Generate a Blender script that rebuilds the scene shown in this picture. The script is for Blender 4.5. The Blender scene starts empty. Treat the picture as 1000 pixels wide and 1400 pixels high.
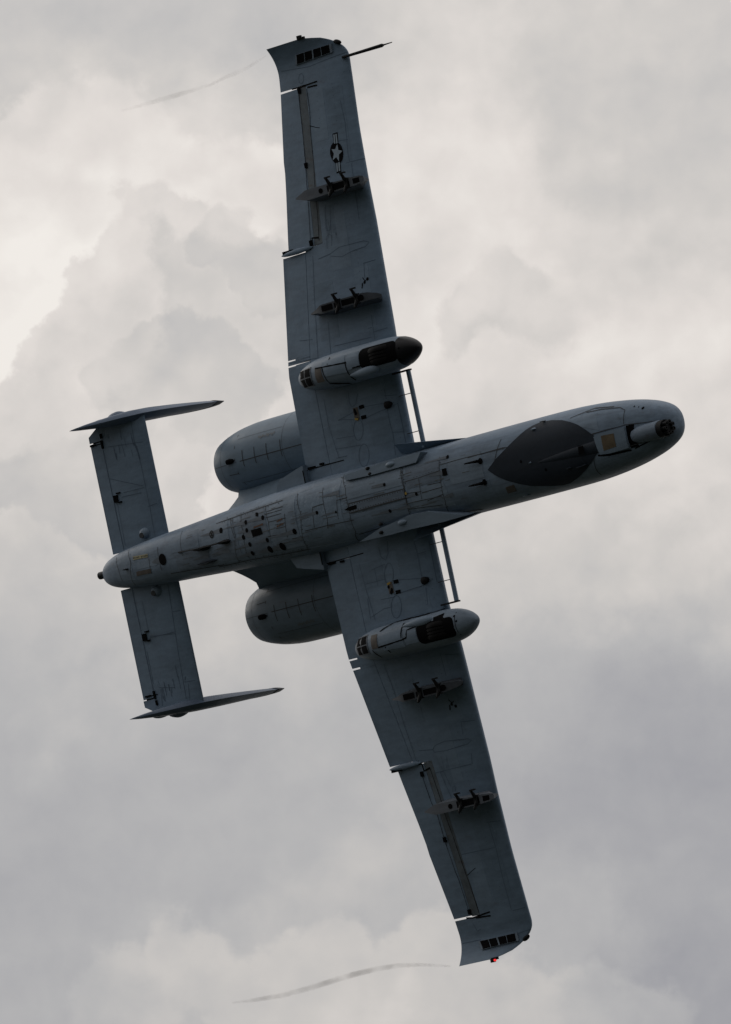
import bpy, math, random
import numpy as np
from mathutils import Matrix, Vector
random.seed(7)
SC = bpy.context.scene
COL = SC.collection

# ------------------------------------------------------------------ camera
ELEV = math.radians(30)
CAM_POS = Vector((0, 0, 1.7))
RIGHT = Vector((1, 0, 0))
UP = Vector((0, -math.sin(ELEV), math.cos(ELEV)))
BACK = Vector((0, -math.cos(ELEV), -math.sin(ELEV)))
cam = bpy.data.cameras.new('camera')
cam.sensor_fit = 'VERTICAL'
cam.sensor_height = 36.0
cam.lens = 36.0 * 72.0 * 200.0 / 1400.0
cam.clip_start = 1.0
cam.clip_end = 20000
camo = bpy.data.objects.new('camera', cam)
COL.objects.link(camo)
R3 = Matrix((RIGHT, UP, BACK)).transposed()
camo.matrix_world = Matrix.Translation(CAM_POS) @ R3.to_4x4()
SC.camera = camo

# ------------------------------------------------------------------ sun and exposure
SUN_EL, SUN_AZ = math.radians(36), math.radians(-50)     # azimuth from +Y towards +X
sd = Vector((math.sin(SUN_AZ) * math.cos(SUN_EL), math.cos(SUN_AZ) * math.cos(SUN_EL), math.sin(SUN_EL)))
sl = bpy.data.lights.new('sun', 'SUN')
sl.energy = 0.5
sl.angle = math.radians(30)
sl.color = (1.0, 0.96, 0.9)
slo = bpy.data.objects.new('sun', sl)
slo.rotation_euler = sd.to_track_quat('Z', 'Y').to_euler()
COL.objects.link(slo)
vs = SC.view_settings
vs.view_transform = 'Standard'
vs.look = 'None'
vs.exposure = 0.0
vs.gamma = 1.0
vs.use_curve_mapping = False
SC.cycles.volume_step_rate = 1.0
SC.cycles.max_bounces = 8

# ------------------------------------------------------------------ node helper
def lin(c):
    return tuple((v / 12.92 if v <= .04045 else ((v + .055) / 1.055) ** 2.4) for v in (x / 255. for x in c))


class NT:
    def __init__(self, nt):
        self.nt = nt
        self.N = nt.nodes
        self.L = nt.links

    def put(self, sock, v):
        if isinstance(v, bpy.types.NodeSocket):
            self.L.new(v, sock)
        elif isinstance(v, (int, float)) and sock.type == 'VECTOR':
            sock.default_value = (v, v, v)
        else:
            sock.default_value = v

    def math(self, op, a, b=None, c=None, clamp=False):
        n = self.N.new('ShaderNodeMath')
        n.operation = op
        n.use_clamp = clamp
        for i, v in enumerate((a, b, c)):
            if v is not None:
                self.put(n.inputs[i], v)
        return n.outputs[0]

    def vec(self, op, a, b=None, c=None, out=0):
        n = self.N.new('ShaderNodeVectorMath')
        n.operation = op
        for i, v in enumerate((a, b, c)):
            if v is not None:
                self.put(n.inputs[i], v)
        return n.outputs[out]

    def comb(self, x, y, z):
        n = self.N.new('ShaderNodeCombineXYZ')
        for i, v in enumerate((x, y, z)):
            self.put(n.inputs[i], v)
        return n.outputs[0]

    def sep(self, v):
        n = self.N.new('ShaderNodeSeparateXYZ')
        self.L.new(v, n.inputs[0])
        return n.outputs

    def noise(self, v, scale, detail=4, rough=.5, dist=0.0, color=False):
        n = self.N.new('ShaderNodeTexNoise')
        self.L.new(v, n.inputs['Vector'])
        n.inputs['Scale'].default_value = scale
        n.inputs['Detail'].default_value = detail
        n.inputs['Roughness'].default_value = rough
        n.inputs['Distortion'].default_value = dist
        return n.outputs['Color' if color else 'Fac']

    def smooth(self, v, a, b, x=0.0, y=1.0):
        n = self.N.new('ShaderNodeMapRange')
        n.interpolation_type = 'SMOOTHSTEP'
        self.put(n.inputs[0], v)
        for i, q in enumerate((a, b, x, y)):
            n.inputs[i + 1].default_value = q
        return n.outputs[0]

    def ramp(self, v, stops):
        n = self.N.new('ShaderNodeValToRGB')
        self.put(n.inputs[0], v)
        e = n.color_ramp.elements
        while len(e) < len(stops):
            e.new(.5)
        for k, (p, c) in enumerate(stops):
            e[k].position = p
            e[k].color = tuple(c) + (1,)
        return n.outputs[0]

    def mix(self, f, a, b, mode='MIX'):
        n = self.N.new('ShaderNodeMix')
        n.data_type = 'RGBA'
        n.blend_type = mode
        self.put(n.inputs[0], f)
        for i, v in ((6, a), (7, b)):
            if isinstance(v, tuple) and len(v) == 3:
                v = v + (1,)
            self.put(n.inputs[i], v)
        return n.outputs[2]


# ------------------------------------------------------------------ sky: overcast of cumulus under a physical sky
W = bpy.data.worlds.new('World')
SC.world = W
W.use_nodes = True
W.cycles.sampling_method = 'MANUAL'
W.cycles.sample_map_resolution = 512
t = NT(W.node_tree)
t.N.clear()
wout = t.N.new('ShaderNodeOutputWorld')
sky = t.N.new('ShaderNodeTexSky')
sky.sky_type = 'NISHITA'
sky.sun_disc = False
sky.sun_elevation = SUN_EL
sky.sun_rotation = SUN_AZ
bg1 = t.N.new('ShaderNodeBackground')
t.L.new(sky.outputs[0], bg1.inputs[0])
bg1.inputs[1].default_value = 0.05
tc = t.N.new('ShaderNodeTexCoord')
dirv = t.vec('NORMALIZE', tc.outputs['Generated'])
# angles across the sky about the bearing 30 degrees above the northern horizon, in units of 1/144 rad
ax = t.vec('DOT_PRODUCT', dirv, tuple(RIGHT), out=1)
ay = t.vec('DOT_PRODUCT', dirv, tuple(UP), out=1)
K = 144.0
raw = t.vec('ADD', t.comb(t.math('MULTIPLY', ax, K), t.math('MULTIPLY', ay, -K), 0.0), (5.0, 7.0, 0.0))
d3 = t.vec('SCALE', dirv)
d3.node.inputs['Scale'].default_value = K
w1 = t.vec('SUBTRACT', t.noise(d3, .75, 3, .5, color=True), (.5, .5, .5))
w2 = t.vec('SUBTRACT', t.noise(d3, 2.6, 4, .55, color=True), (.5, .5, .5))
P = t.vec('MULTIPLY_ADD', w1, (1.1, 1.1, 0), raw)
P = t.vec('MULTIPLY_ADD', w2, (.5, .5, 0), P)
w3 = t.vec('SUBTRACT', t.noise(d3, 8.0, 4, .6, color=True), (.5, .5, .5))
P = t.vec('MULTIPLY_ADD', w3, (.16, .16, 0), P)
PB = t.vec('MULTIPLY_ADD', w1, (.7, .7, 0), raw)
PB = t.vec('MULTIPLY_ADD', w2, (.75, .75, 0), PB)
# broad light and dark of the cloud deck: (bearing, height, brightness)
DECK = [(0,0,190),(200,30,187),(400,30,188),(600,60,204),(800,60,201),(980,60,197),(60,200,208),(150,200,215),(300,200,212),
(100,300,219),(30,420,226),(250,330,206),(330,380,205),(200,480,202),(100,560,206),(330,480,207),(20,640,206),(60,700,194),
(250,600,208),(250,680,212),(560,250,219),(640,220,216),(700,300,218),(850,200,195),(950,120,194),(800,330,201),(950,350,203),
(600,430,217),(680,420,206),(700,540,207),(850,470,217),(960,470,220),(900,560,215),(560,560,213),(970,650,214),(800,760,203),
(950,800,192),(650,780,202),(40,790,190),(80,900,184),(250,860,192),(300,830,201),(400,930,182),(50,1000,174),(250,1000,175),
(400,1050,177),(150,1130,174),(80,1200,169),(300,1200,176),(250,1330,190),(400,1340,194),(100,1370,176),(550,1250,187),
(560,1370,193),(760,900,178),(900,950,165),(960,1050,158),(800,1060,160),(700,1000,171),(950,1200,166),(850,1150,166),
(780,1250,181),(850,1350,172),(960,1330,158),(700,1370,188)]
acc_w, acc_v = .02, .02 * 190 / 255
sg = .92
base = math.exp(-1 / sg ** 2)
for px, py, v in DECK:
    ds = t.vec('DISTANCE', PB, (px / 100, py / 100, 0), out=1)
    wgt = t.math('POWER', base, t.math('MULTIPLY', ds, ds))
    acc_w = t.math('ADD', wgt, acc_w)
    acc_v = t.math('MULTIPLY_ADD', wgt, v / 255, acc_v)
val = t.math('MULTIPLY_ADD', t.math('DIVIDE', acc_v, acc_w), 1.0, .018)
# cumulus heads: silver lining outside, shade inside their edges
HEADS = [
 ([(215,300,52),(245,285,34),(182,330,34),(300,338,62),(345,345,36),(165,385,60),(118,398,36),(130,425,48),(95,470,44),(60,500,40),(95,500,48),(40,545,52),(10,575,40),(55,565,66),(250,470,150),(10,620,80),(370,420,90),(150,600,150)], .046, -.028, .40, 1.2, .08),
 ([(230,480,60),(285,470,40),(300,520,80),(180,500,40),(180,540,60)], .018, -.018, .3, .8, .07),
 ([(290,325,38),(335,345,40),(370,380,40)], .018, -.018, .25, .7, .07),
 ([(60,250,125),(165,215,92),(20,420,200),(250,240,70),(330,250,80)], -.022, .030, .7, 1.2, .14),
 ([(690,412,62),(720,395,40),(650,420,40),(632,450,36),(745,440,44)], .028, -.018, .32, .9, .12),
 ([(700,540,100),(640,560,60)], .008, -.012, .4, .8, .2),
 ([(270,1322,66),(170,1375,70),(350,1378,80),(450,1350,84),(520,1410,100),(600,1340,90),(690,1390,90),(790,1400,80),(880,1420,70)], -.024, .030, .6, 1.4, .13),
 ([(800,1250,60),(760,1290,60),(860,1300,40)], -.012, .014, .5, .8, .3),
 ([(60,1020,45),(95,985,35),(40,1050,30)], -.008, .016, .3, .5, .25),
 ([(880,780,60),(950,720,90),(800,830,50)], -.010, .012, .5, 1., .3),
 ([(820,160,120),(930,220,130),(780,90,70)], .008, -.012, .5, 1.2, .3),
]
vary = t.smooth(t.noise(d3, .8, 2, .5), .36, .62, .5, 1.3)     # some edges crisp, some lost
for circ, oo, ii, do, di, soft in HEADS:
    dm = None
    for (cx, cy, r) in circ:
        q = t.math('SUBTRACT', t.vec('DISTANCE', P, (cx / 100, cy / 100, 0), out=1), r / 100)
        dm = q if dm is None else t.math('SMOOTH_MIN', dm, q, .12)
    m = t.smooth(dm, -soft, soft)                        # 0 inside, 1 outside
    eo = t.math('MULTIPLY', t.math('EXPONENT', t.math('MULTIPLY', t.math('MAXIMUM', dm, 0.0), -1 / do)), oo)
    ei = t.math('MULTIPLY', t.math('EXPONENT', t.math('MULTIPLY', t.math('MINIMUM', dm, 0.0), 1 / di)), ii)
    dl = t.math('ADD', t.math('MULTIPLY', m, eo), t.math('MULTIPLY', t.math('SUBTRACT', 1.0, m), ei))
    val = t.math('MULTIPLY_ADD', dl, vary, val)
# relief: billows lit from the upper left
dw = t.vec('MULTIPLY_ADD', w2, (.35, .35, .35), d3)
Lo = tuple((RIGHT * -.6 + UP * .8) * .30)
rel = t.math('SUBTRACT', t.noise(dw, .62, 3, .45), t.noise(t.vec('ADD', dw, Lo), .62, 3, .45))
rel = t.math('MULTIPLY', rel, t.smooth(val, .64, .80, .02, .17))
val = t.math('ADD', val, rel)
for sc_, det, amp in ((.55, 4, .05), (1.7, 5, .052), (5.0, 3, .010)):
    val = t.math('MULTIPLY_ADD', t.math('SUBTRACT', t.noise(d3, sc_, det, .55, .3), .5), amp, val)
ccol = t.ramp(val, [(.50, lin((127, 128, 135))), (.62, lin((158, 158, 163))), (.72, lin((183, 182, 182))), (.80, lin((204, 200, 196))),
                    (.86, lin((221, 215, 210))), (.93, lin((238, 233, 227)))])
bg2 = t.N.new('ShaderNodeBackground')
# overcast luminance rises from the horizon to the zenith
elev = t.sep(dirv)[2]
lum = t.math('MULTIPLY_ADD', t.math('MAXIMUM', elev, 0.0), 1.0, .5)
t.L.new(t.mix(1.0, ccol, t.comb(lum, lum, lum), 'MULTIPLY'), bg2.inputs[0])
bg2.inputs[1].default_value = 1.05
mx = t.N.new('ShaderNodeMixShader')
mx.inputs[0].default_value = 0.95
t.L.new(bg1.outputs[0], mx.inputs[1])
t.L.new(bg2.outputs[0], mx.inputs[2])
t.L.new(mx.outputs[0], wout.inputs[0])

# ------------------------------------------------------------------ materials
def paint(name, col, rough=.5, dirt=.5, streak=(1.0, 7, 7), bump=.15, stain=0.0, metal=0.0, spec=.16, wrinkle=0.0):
    m = bpy.data.materials.new(name)
    m.use_nodes = True
    n = NT(m.node_tree)
    bs = n.N['Principled BSDF']
    tcn = n.N.new('ShaderNodeTexCoord').outputs['Object']
    st = n.vec('MULTIPLY', tcn, streak)
    a = n.noise(st, 1.6, 6, .6)
    b = n.noise(tcn, 1.1, 5, .6)
    c = n.noise(tcn, 14, 4, .6)
    f = n.math('ADD', n.math('MULTIPLY', n.math('SUBTRACT', a, .5), 1.3 * dirt), n.math('MULTIPLY', n.math('SUBTRACT', b, .5), .9 * dirt))
    f = n.math('ADD', f, n.math('MULTIPLY', n.math('SUBTRACT', c, .5), .45 * dirt))
    f = n.math('ADD', f, 1.0)
    colr = n.mix(1.0, tuple(col), n.comb(f, f, f), 'MULTIPLY')
    if stain:
        ms = n.smooth(n.noise(n.vec('MULTIPLY', tcn, (1.4, 5, 5)), 1.9, 5, .65), .56, .8, 0, stain)
        colr = n.mix(ms, colr, (.09, .06, .045))
    n.L.new(colr, bs.inputs['Base Color'])
    bs.inputs['Roughness'].default_value = rough
    n.L.new(n.math('MULTIPLY_ADD', n.math('SUBTRACT', a, .5), .3, rough), bs.inputs['Roughness'])
    bs.inputs['Metallic'].default_value = metal
    bs.inputs['Specular IOR Level'].default_value = spec
    h = n.math('ADD', n.noise(tcn, 2.3, 3, .5), n.math('MULTIPLY', n.noise(tcn, 30, 2), .06))
    if wrinkle:
        h = n.math('MULTIPLY_ADD', n.noise(n.vec('MULTIPLY', n.vec('ADD', tcn, n.noise(tcn, 2, color=True)), (4.5, 1.6, 3)), 1.6, 3, .5, .6), wrinkle, h)
    bp = n.N.new('ShaderNodeBump')
    bp.inputs['Strength'].default_value = bump
    bp.inputs['Distance'].default_value = .08
    n.L.new(h, bp.inputs['Height'])
    n.L.new(bp.outputs[0], bs.inputs['Normal'])
    return m


def flat(name, col, rough=.6, metal=0.0, emit=None, spec=.4):
    m = bpy.data.materials.new(name)
    m.use_nodes = True
    n = NT(m.node_tree)
    bs = n.N['Principled BSDF']
    tcn = n.N.new('ShaderNodeTexCoord').outputs['Object']
    c = n.noise(tcn, 20, 4, .6)
    k = n.math('MULTIPLY_ADD', c, .5, .75)
    n.L.new(n.mix(1.0, tuple(col), n.comb(k, k, k), 'MULTIPLY'), bs.inputs['Base Color'])
    bs.inputs['Roughness'].default_value = rough
    bs.inputs['Metallic'].default_value = metal
    bs.inputs['Specular IOR Level'].default_value = spec
    if emit:
        bs.inputs['Emission Color'].default_value = tuple(emit[:3]) + (1,)
        bs.inputs['Emission Strength'].default_value = emit[3]
    return m


MAT = dict(
    wing=paint('wing_grey_paint', (0.155, 0.219, 0.301), .5, .5, (1, 5, 5), .12, .28),
    body=paint('fuselage_grey_paint', (0.160, 0.215, 0.288), .5, .75, (.8, 8, 8), .15, .35),
    body2=paint('fuselage_panel_paint', (0.179, 0.235, 0.306), .5, .65, (.8, 8, 8), .15, .2),
    body3=paint('fuselage_worn_paint', (0.143, 0.186, 0.244), .55, .8, (.8, 9, 9), .15, .5),
    wrinkled=paint('buckled_skin_paint', (0.173, 0.235, 0.311), .45, .5, (.8, 8, 8), .22, .2, wrinkle=.55),
    fairing=paint('fairing_paint', (0.185, 0.245, 0.320), .45, .4, (.8, 6, 6), .1, .15),
    nacelle=paint('nacelle_paint', (0.138, 0.193, 0.254), .42, .45, (1, 4, 4), .1, .12),
    fin=paint('fin_paint', (0.112, 0.150, 0.216), .5, .4, (1, 5, 5), .1, .1),
    pod=paint('gear_pod_paint', (0.181, 0.231, 0.295), .5, .6, (1, 6, 6), .15, .35),
    pylon=paint('pylon_paint', (0.118, 0.134, 0.160), .55, .6, (1, 6, 6), .12, .4),
    pylon2=paint('dark_pylon_paint', (0.065, 0.075, 0.091), .55, .7, (1, 6, 6), .12, .4),
    hinge=paint('hinge_cove_paint', (.110, .135, .158), .6, .9, (3, 3, 3), .1, .7),
    wing2=paint('touched_up_wing_paint', (0.166, 0.230, 0.310), .5, .5, (1, 5, 5), .1, .1),
    wing3=paint('worn_wing_paint', (0.143, 0.203, 0.277), .55, .6, (1, 5, 5), .1, .25),
    dark=paint('dark_blue_grey_paint', (.019, .027, .040), .55, .5, (1, 6, 6), .1, spec=.15),
    brown=paint('heat_browned_metal', (.125, .100, .068), .5, 1.0, (5, 5, 5), .1, .6),
    nacelle2=paint('sooty_nacelle_paint', (0.134, 0.180, 0.231), .42, .5, (1, 4, 4), .1, .55),
    tan=paint('soot_brown_panel', (.10, .09, .083), .55, .8, (5, 5, 5), .1, .5),
    yellow=flat('faded_yellow_stencil', (.30, .28, .16), .6),
    amber=flat('yellow_primer', (.35, .24, .04), .6),
    seam=flat('sealant_joint', (.055, .06, .066), .7, spec=.2),
    black=flat('black_cavity', (.004, .004, .005), .8, spec=.05),
    blackpaint=flat('black_paint', (.007, .008, .010), .6, spec=.15),
    wseam=flat('wing_joint', (.085, .125, .18), .7, spec=.2),
    nosecap=flat('black_glossy_radome', (.006, .007, .010), .42, spec=.25),
    rubber=flat('tyre_rubber', (.007, .007, .008), .8, spec=.12),
    metal=flat('dull_gunmetal', (.03, .032, .036), .45, .5),
    light=flat('clear_lens', (.35, .36, .37), .2),
    red=flat('red_lens', (.5, .02, .02), .3, emit=(1, .03, .03, .9)),
    star=paint('insignia_grey', (.26, .33, .40), .5, .2),
    glass=flat('canopy_tint', (.02, .025, .03), .08),
)

# ------------------------------------------------------------------ mesh helper
class M:
    def __init__(self):
        self.v = []
        self.f = []
        self.m = []

    def add(self, vs, fs, mi=0):
        o = len(self.v)
        self.v += [tuple(float(c) for c in p) for p in vs]
        self.f += [tuple(i + o for i in f) for f in fs]
        self.m += [mi] * len(fs)
        return self

    def loft(self, rings, caps=(True, True), closed=True, mi=0):
        n = len(rings[0])
        vs = [p for r in rings for p in r]
        fs = []
        k = n if closed else n - 1
        for i in range(len(rings) - 1):
            for j in range(k):
                a, b = i * n + j, i * n + (j + 1) % n
                fs.append((a, b, b + n, a + n))
        if closed and caps[0]:
            fs.append(tuple(range(n))[::-1])
        if closed and caps[1]:
            fs.append(tuple(range((len(rings) - 1) * n, len(rings) * n)))
        return self.add(vs, fs, mi)

    def box(self, c, s, rot=None, taper=1.0, mi=0):
        vs = []
        for dx in (-.5, .5):
            for dy in (-.5, .5):
                for dz in (-.5, .5):
                    k = taper if dz < 0 else 1.0
                    p = Vector((dx * s[0] * k, dy * s[1] * k, dz * s[2]))
                    if rot is not None:
                        p = rot @ p
                    vs.append(Vector(c) + p)
        return self.add(vs, [(0, 1, 3, 2), (4, 6, 7, 5), (0, 4, 5, 1), (2, 3, 7, 6), (0, 2, 6, 4), (1, 5, 7, 3)], mi)

    def tube(self, pts, rad, n=10, caps=(True, True), mi=0):
        pts = [Vector(p) for p in pts]
        if not hasattr(rad, '__len__'):
            rad = [rad] * len(pts)
        rings = []
        for i, p in enumerate(pts):
            d = (pts[min(i + 1, len(pts) - 1)] - pts[max(i - 1, 0)]).normalized()
            u = d.cross(Vector((0, 0, 1)) if abs(d.z) < .9 else Vector((0, 1, 0))).normalized()
            w = d.cross(u)
            rings.append([p + (u * math.cos(2 * math.pi * k / n) + w * math.sin(2 * math.pi * k / n)) * rad[i] for k in range(n)])
        return self.loft(rings, caps, mi=mi)

    def extrude(self, poly, z0, z1, mi=0):
        n = len(poly)
        vs = [(x, y, z0) for x, y in poly] + [(x, y, z1) for x, y in poly]
        fs = [tuple(range(n))[::-1], tuple(range(n, 2 * n))] + [(i, (i + 1) % n, (i + 1) % n + n, i + n) for i in range(n)]
        return self.add(vs, fs, mi)

    # -- pieces that follow a curved skin: z = surf(x, y), laid off along the skin normal
    @staticmethod
    def on(surf, x, y, off):
        e = .01
        z = surf(x, y)
        n = Vector(((surf(x + e, y) - surf(x - e, y)) / (2 * e), (surf(x, y + e) - surf(x, y - e)) / (2 * e), -1)).normalized()
        return Vector((x, y, z)) + n * off

    def ribbon(self, pts, w, surf, off=.003, step=.07, mi=0, jitter=0):
        P2 = [Vector(pts[0])]
        for a, b in zip(pts, pts[1:]):
            a, b = Vector(a), Vector(b)
            k = max(1, int((b - a).length / step))
            P2 += [a.lerp(b, (i + 1) / k) for i in range(k)]
        vs = []
        for i, p in enumerate(P2):
            d = P2[min(i + 1, len(P2) - 1)] - P2[max(i - 1, 0)]
            if d.length < 1e-6:
                d = Vector((1, 0))
            d.normalize()
            nrm = Vector((-d.y, d.x)) * w * .5 * (1 + jitter * (random.random() - .5))
            vs += [self.on(surf, *(p + nrm), off), self.on(surf, *(p - nrm), off)]
        return self.add(vs, [(2 * i, 2 * i + 1, 2 * i + 3, 2 * i + 2) for i in range(len(P2) - 1)], mi)

    def fan(self, poly, surf, off, rings=3, thick=0.0, mi=0):
        """filled outline (star-shaped about its centroid) laid on the skin, with a skirt if thick"""
        n = len(poly)
        c = Vector((sum(p[0] for p in poly) / n, sum(p[1] for p in poly) / n))
        vs = [self.on(surf, c.x, c.y, off)]
        fs = []
        for r in range(1, rings + 1):
            for p in poly:
                q = c.lerp(Vector(p), r / rings)
                vs.append(self.on(surf, q.x, q.y, off))
        for j in range(n):
            fs.append((0, 1 + j, 1 + (j + 1) % n))
        for r in range(rings - 1):
            for j in range(n):
                a, b = 1 + r * n + j, 1 + r * n + (j + 1) % n
                fs.append((a, a + n, b + n, b))
        if thick:
            o = len(vs)
            for p in poly:
                vs.append(self.on(surf, p[0], p[1], off - thick))
            a0 = 1 + (rings - 1) * n
            for j in range(n):
                fs.append((a0 + j, o + j, o + (j + 1) % n, a0 + (j + 1) % n))
        return self.add(vs, fs, mi)

    def disc(self, x, y, r, surf, off, n=14, mi=0, sx=1.0):
        return self.fan([(x + r * sx * math.cos(2 * math.pi * k / n), y + r * math.sin(2 * math.pi * k / n)) for k in range(n)], surf, off, 2, 0, mi)


def refine(poly, step=.08):
    out = []
    n = len(poly)
    for i in range(n):
        a, b = Vector(poly[i]), Vector(poly[(i + 1) % n])
        k = max(1, int((b - a).length / step))
        out += [tuple(a.lerp(b, j / k)) for j in range(k)]
    return out


def obj(name, m, mat, parent, sharp=35, stuff=False, label=None):
    me = bpy.data.meshes.new(name)
    me.from_pydata(m.v, [], m.f)
    for mm in (mat if isinstance(mat, (list, tuple)) else [mat]):
        me.materials.append(MAT[mm] if isinstance(mm, str) else mm)
    if len(set(m.m)) > 1:
        me.polygons.foreach_set('material_index', m.m)
    import bmesh
    bm = bmesh.new()
    bm.from_mesh(me)
    bmesh.ops.recalc_face_normals(bm, faces=bm.faces)
    bm.to_mesh(me)
    bm.free()
    me.polygons.foreach_set('use_smooth', [True] * len(me.polygons))
    me.set_sharp_from_angle(angle=math.radians(sharp))
    me.update()
    o = bpy.data.objects.new(name, me)
    COL.objects.link(o)
    o.parent = parent
    if stuff:
        o['kind'] = 'stuff'
    if label:
        o['label'] = label
    return o


# ------------------------------------------------------------------ ground under the display line
def ground_mat(name, c1, c2, sc):
    m = bpy.data.materials.new(name)
    m.use_nodes = True
    n = NT(m.node_tree)
    tcn = n.N.new('ShaderNodeTexCoord').outputs['Object']
    n.L.new(n.mix(n.noise(tcn, sc, 8, .65), c1, c2), n.N['Principled BSDF'].inputs['Base Color'])
    n.N['Principled BSDF'].inputs['Roughness'].default_value = .9
    return m


g = M()
g.add([(6000 * math.cos(a * math.pi / 24), 6000 * math.sin(a * math.pi / 24), 0) for a in range(48)], [tuple(range(48))])
go = obj('ground', g, ground_mat('airfield_grass', (.010, .014, .008), (.03, .034, .02), .02), None)
go['kind'] = 'structure'
# ---- fuselage stations: x, half width, z bottom, z top
FUS=[(8.13,.02,.03,.09),(8.10,.16,-.09,.21),(8.01,.275,-.19,.32),(7.85,.375,-.28,.43),(7.57,.475,-.37,.54),
(7.2,.56,-.45,.64),
(6.7,.635,-.51,.74),(6.1,.69,-.55,.84),(5.4,.715,-.57,.90),(4,.72,-.58,.92),(2,.715,-.58,.92),(0,.71,-.58,.92),(-1.5,.70,-.56,.92),
(-2.5,.675,-.50,.92),(-3.5,.63,-.40,.92),(-4.5,.575,-.28,.92),(-5.5,.52,-.15,.92),(-6.5,.47,-.03,.92),(-7.2,.42,.06,.90),
(-7.7,.365,.14,.85),(-8.05,.29,.22,.78),(-8.25,.20,.30,.70),(-8.35,.10,.38,.62),(-8.38,.02,.47,.53)]
def catmull(tab,n=8):
    P=np.array(tab,float);P=np.vstack([2*P[0]-P[1],P,2*P[-1]-P[-2]]);out=[]
    # centripetal-free: finite-difference tangents wrt index, limited
    for i in range(1,len(P)-2):
        p0,p1,p2,p3=P[i-1],P[i],P[i+1],P[i+2]
        for k in range(n):
            t=k/n
            out.append(.5*((2*p1)+(-p0+p2)*t+(2*p0-5*p1+4*p2-p3)*t*t+(-p0+3*p1-3*p2+p3)*t**3))
    out.append(P[-2]);return np.array(out)
FD=catmull(FUS)
N_LOW,N_TOP=2.7,2.4
def fus(x):
    xs=FD[::-1,0]
    return [float(np.interp(x,xs,FD[::-1,k])) for k in (1,2,3)]
def zmid(zb,zt): return zb+.5*(zt-zb)
def fus_low(x,y):
    w,zb,zt=fus(x);zc=zmid(zb,zt);q=min(abs(y)/w,.999)
    return zc-(zc-zb)*(1-q**N_LOW)**(1/N_LOW)
# ---- wing
T7=math.tan(math.radians(7));YB=2.75
LEt=[(0,1.22),(2.2,1.25),(2.6,1.30),(2.95,1.335),(4.15,1.255),(5.2,1.185),(5.85,1.12),(7,1.035),(8.4,1.0),(8.5,.985),(8.6,.93),(8.7,.82),(8.8,.65),(8.88,.45),(8.95,.05),(9,-.3)]
TEt=[(0,-1.75),(.9,-1.75),(2.75,-1.69),(4.98,-1.46),(4.981,-1.275),(6.2,-1.135),(8.06,-.985),(9,-.965)]
def tab(t,v): return float(np.interp(v,[a for a,b in t],[b for a,b in t]))
def wz(y):
    a=abs(y);z=max(0,a-YB)*T7
    if a>8.35: z-=.24*((a-8.35)/.58)**2
    return z
def yt(f,tc):
    f=min(max(f,0),1);return 5*tc*(.2969*math.sqrt(f)-.126*f-.3516*f*f+.2843*f**3-.1036*f**4)
def wing_le_te(y):
    a=abs(y);return tab(LEt,a),tab(TEt,a)
def wing_low(x,y,k=-.8):
    a=abs(y);le=tab(LEt,a);te=tab(TEt,a if not 4.5<a<5.4 else 5.4)
    te=tab([(0,-1.72),(2.75,-1.69),(8.06,-.985),(9,-.965)],a)
    c=le-te;tc=.15 if a<YB else .15-.03*(a-YB)/6
    s=1.
    if a>8.35: s=max(.12,1-.88*((a-8.35)/.6)**1.2)
    return wz(y)+k*c*yt((le-x)/c,tc)*s
# tailplane
def tail_low(x,y): return .5-.8*1.65*yt((-6.4-x)/1.65,.11)

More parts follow.
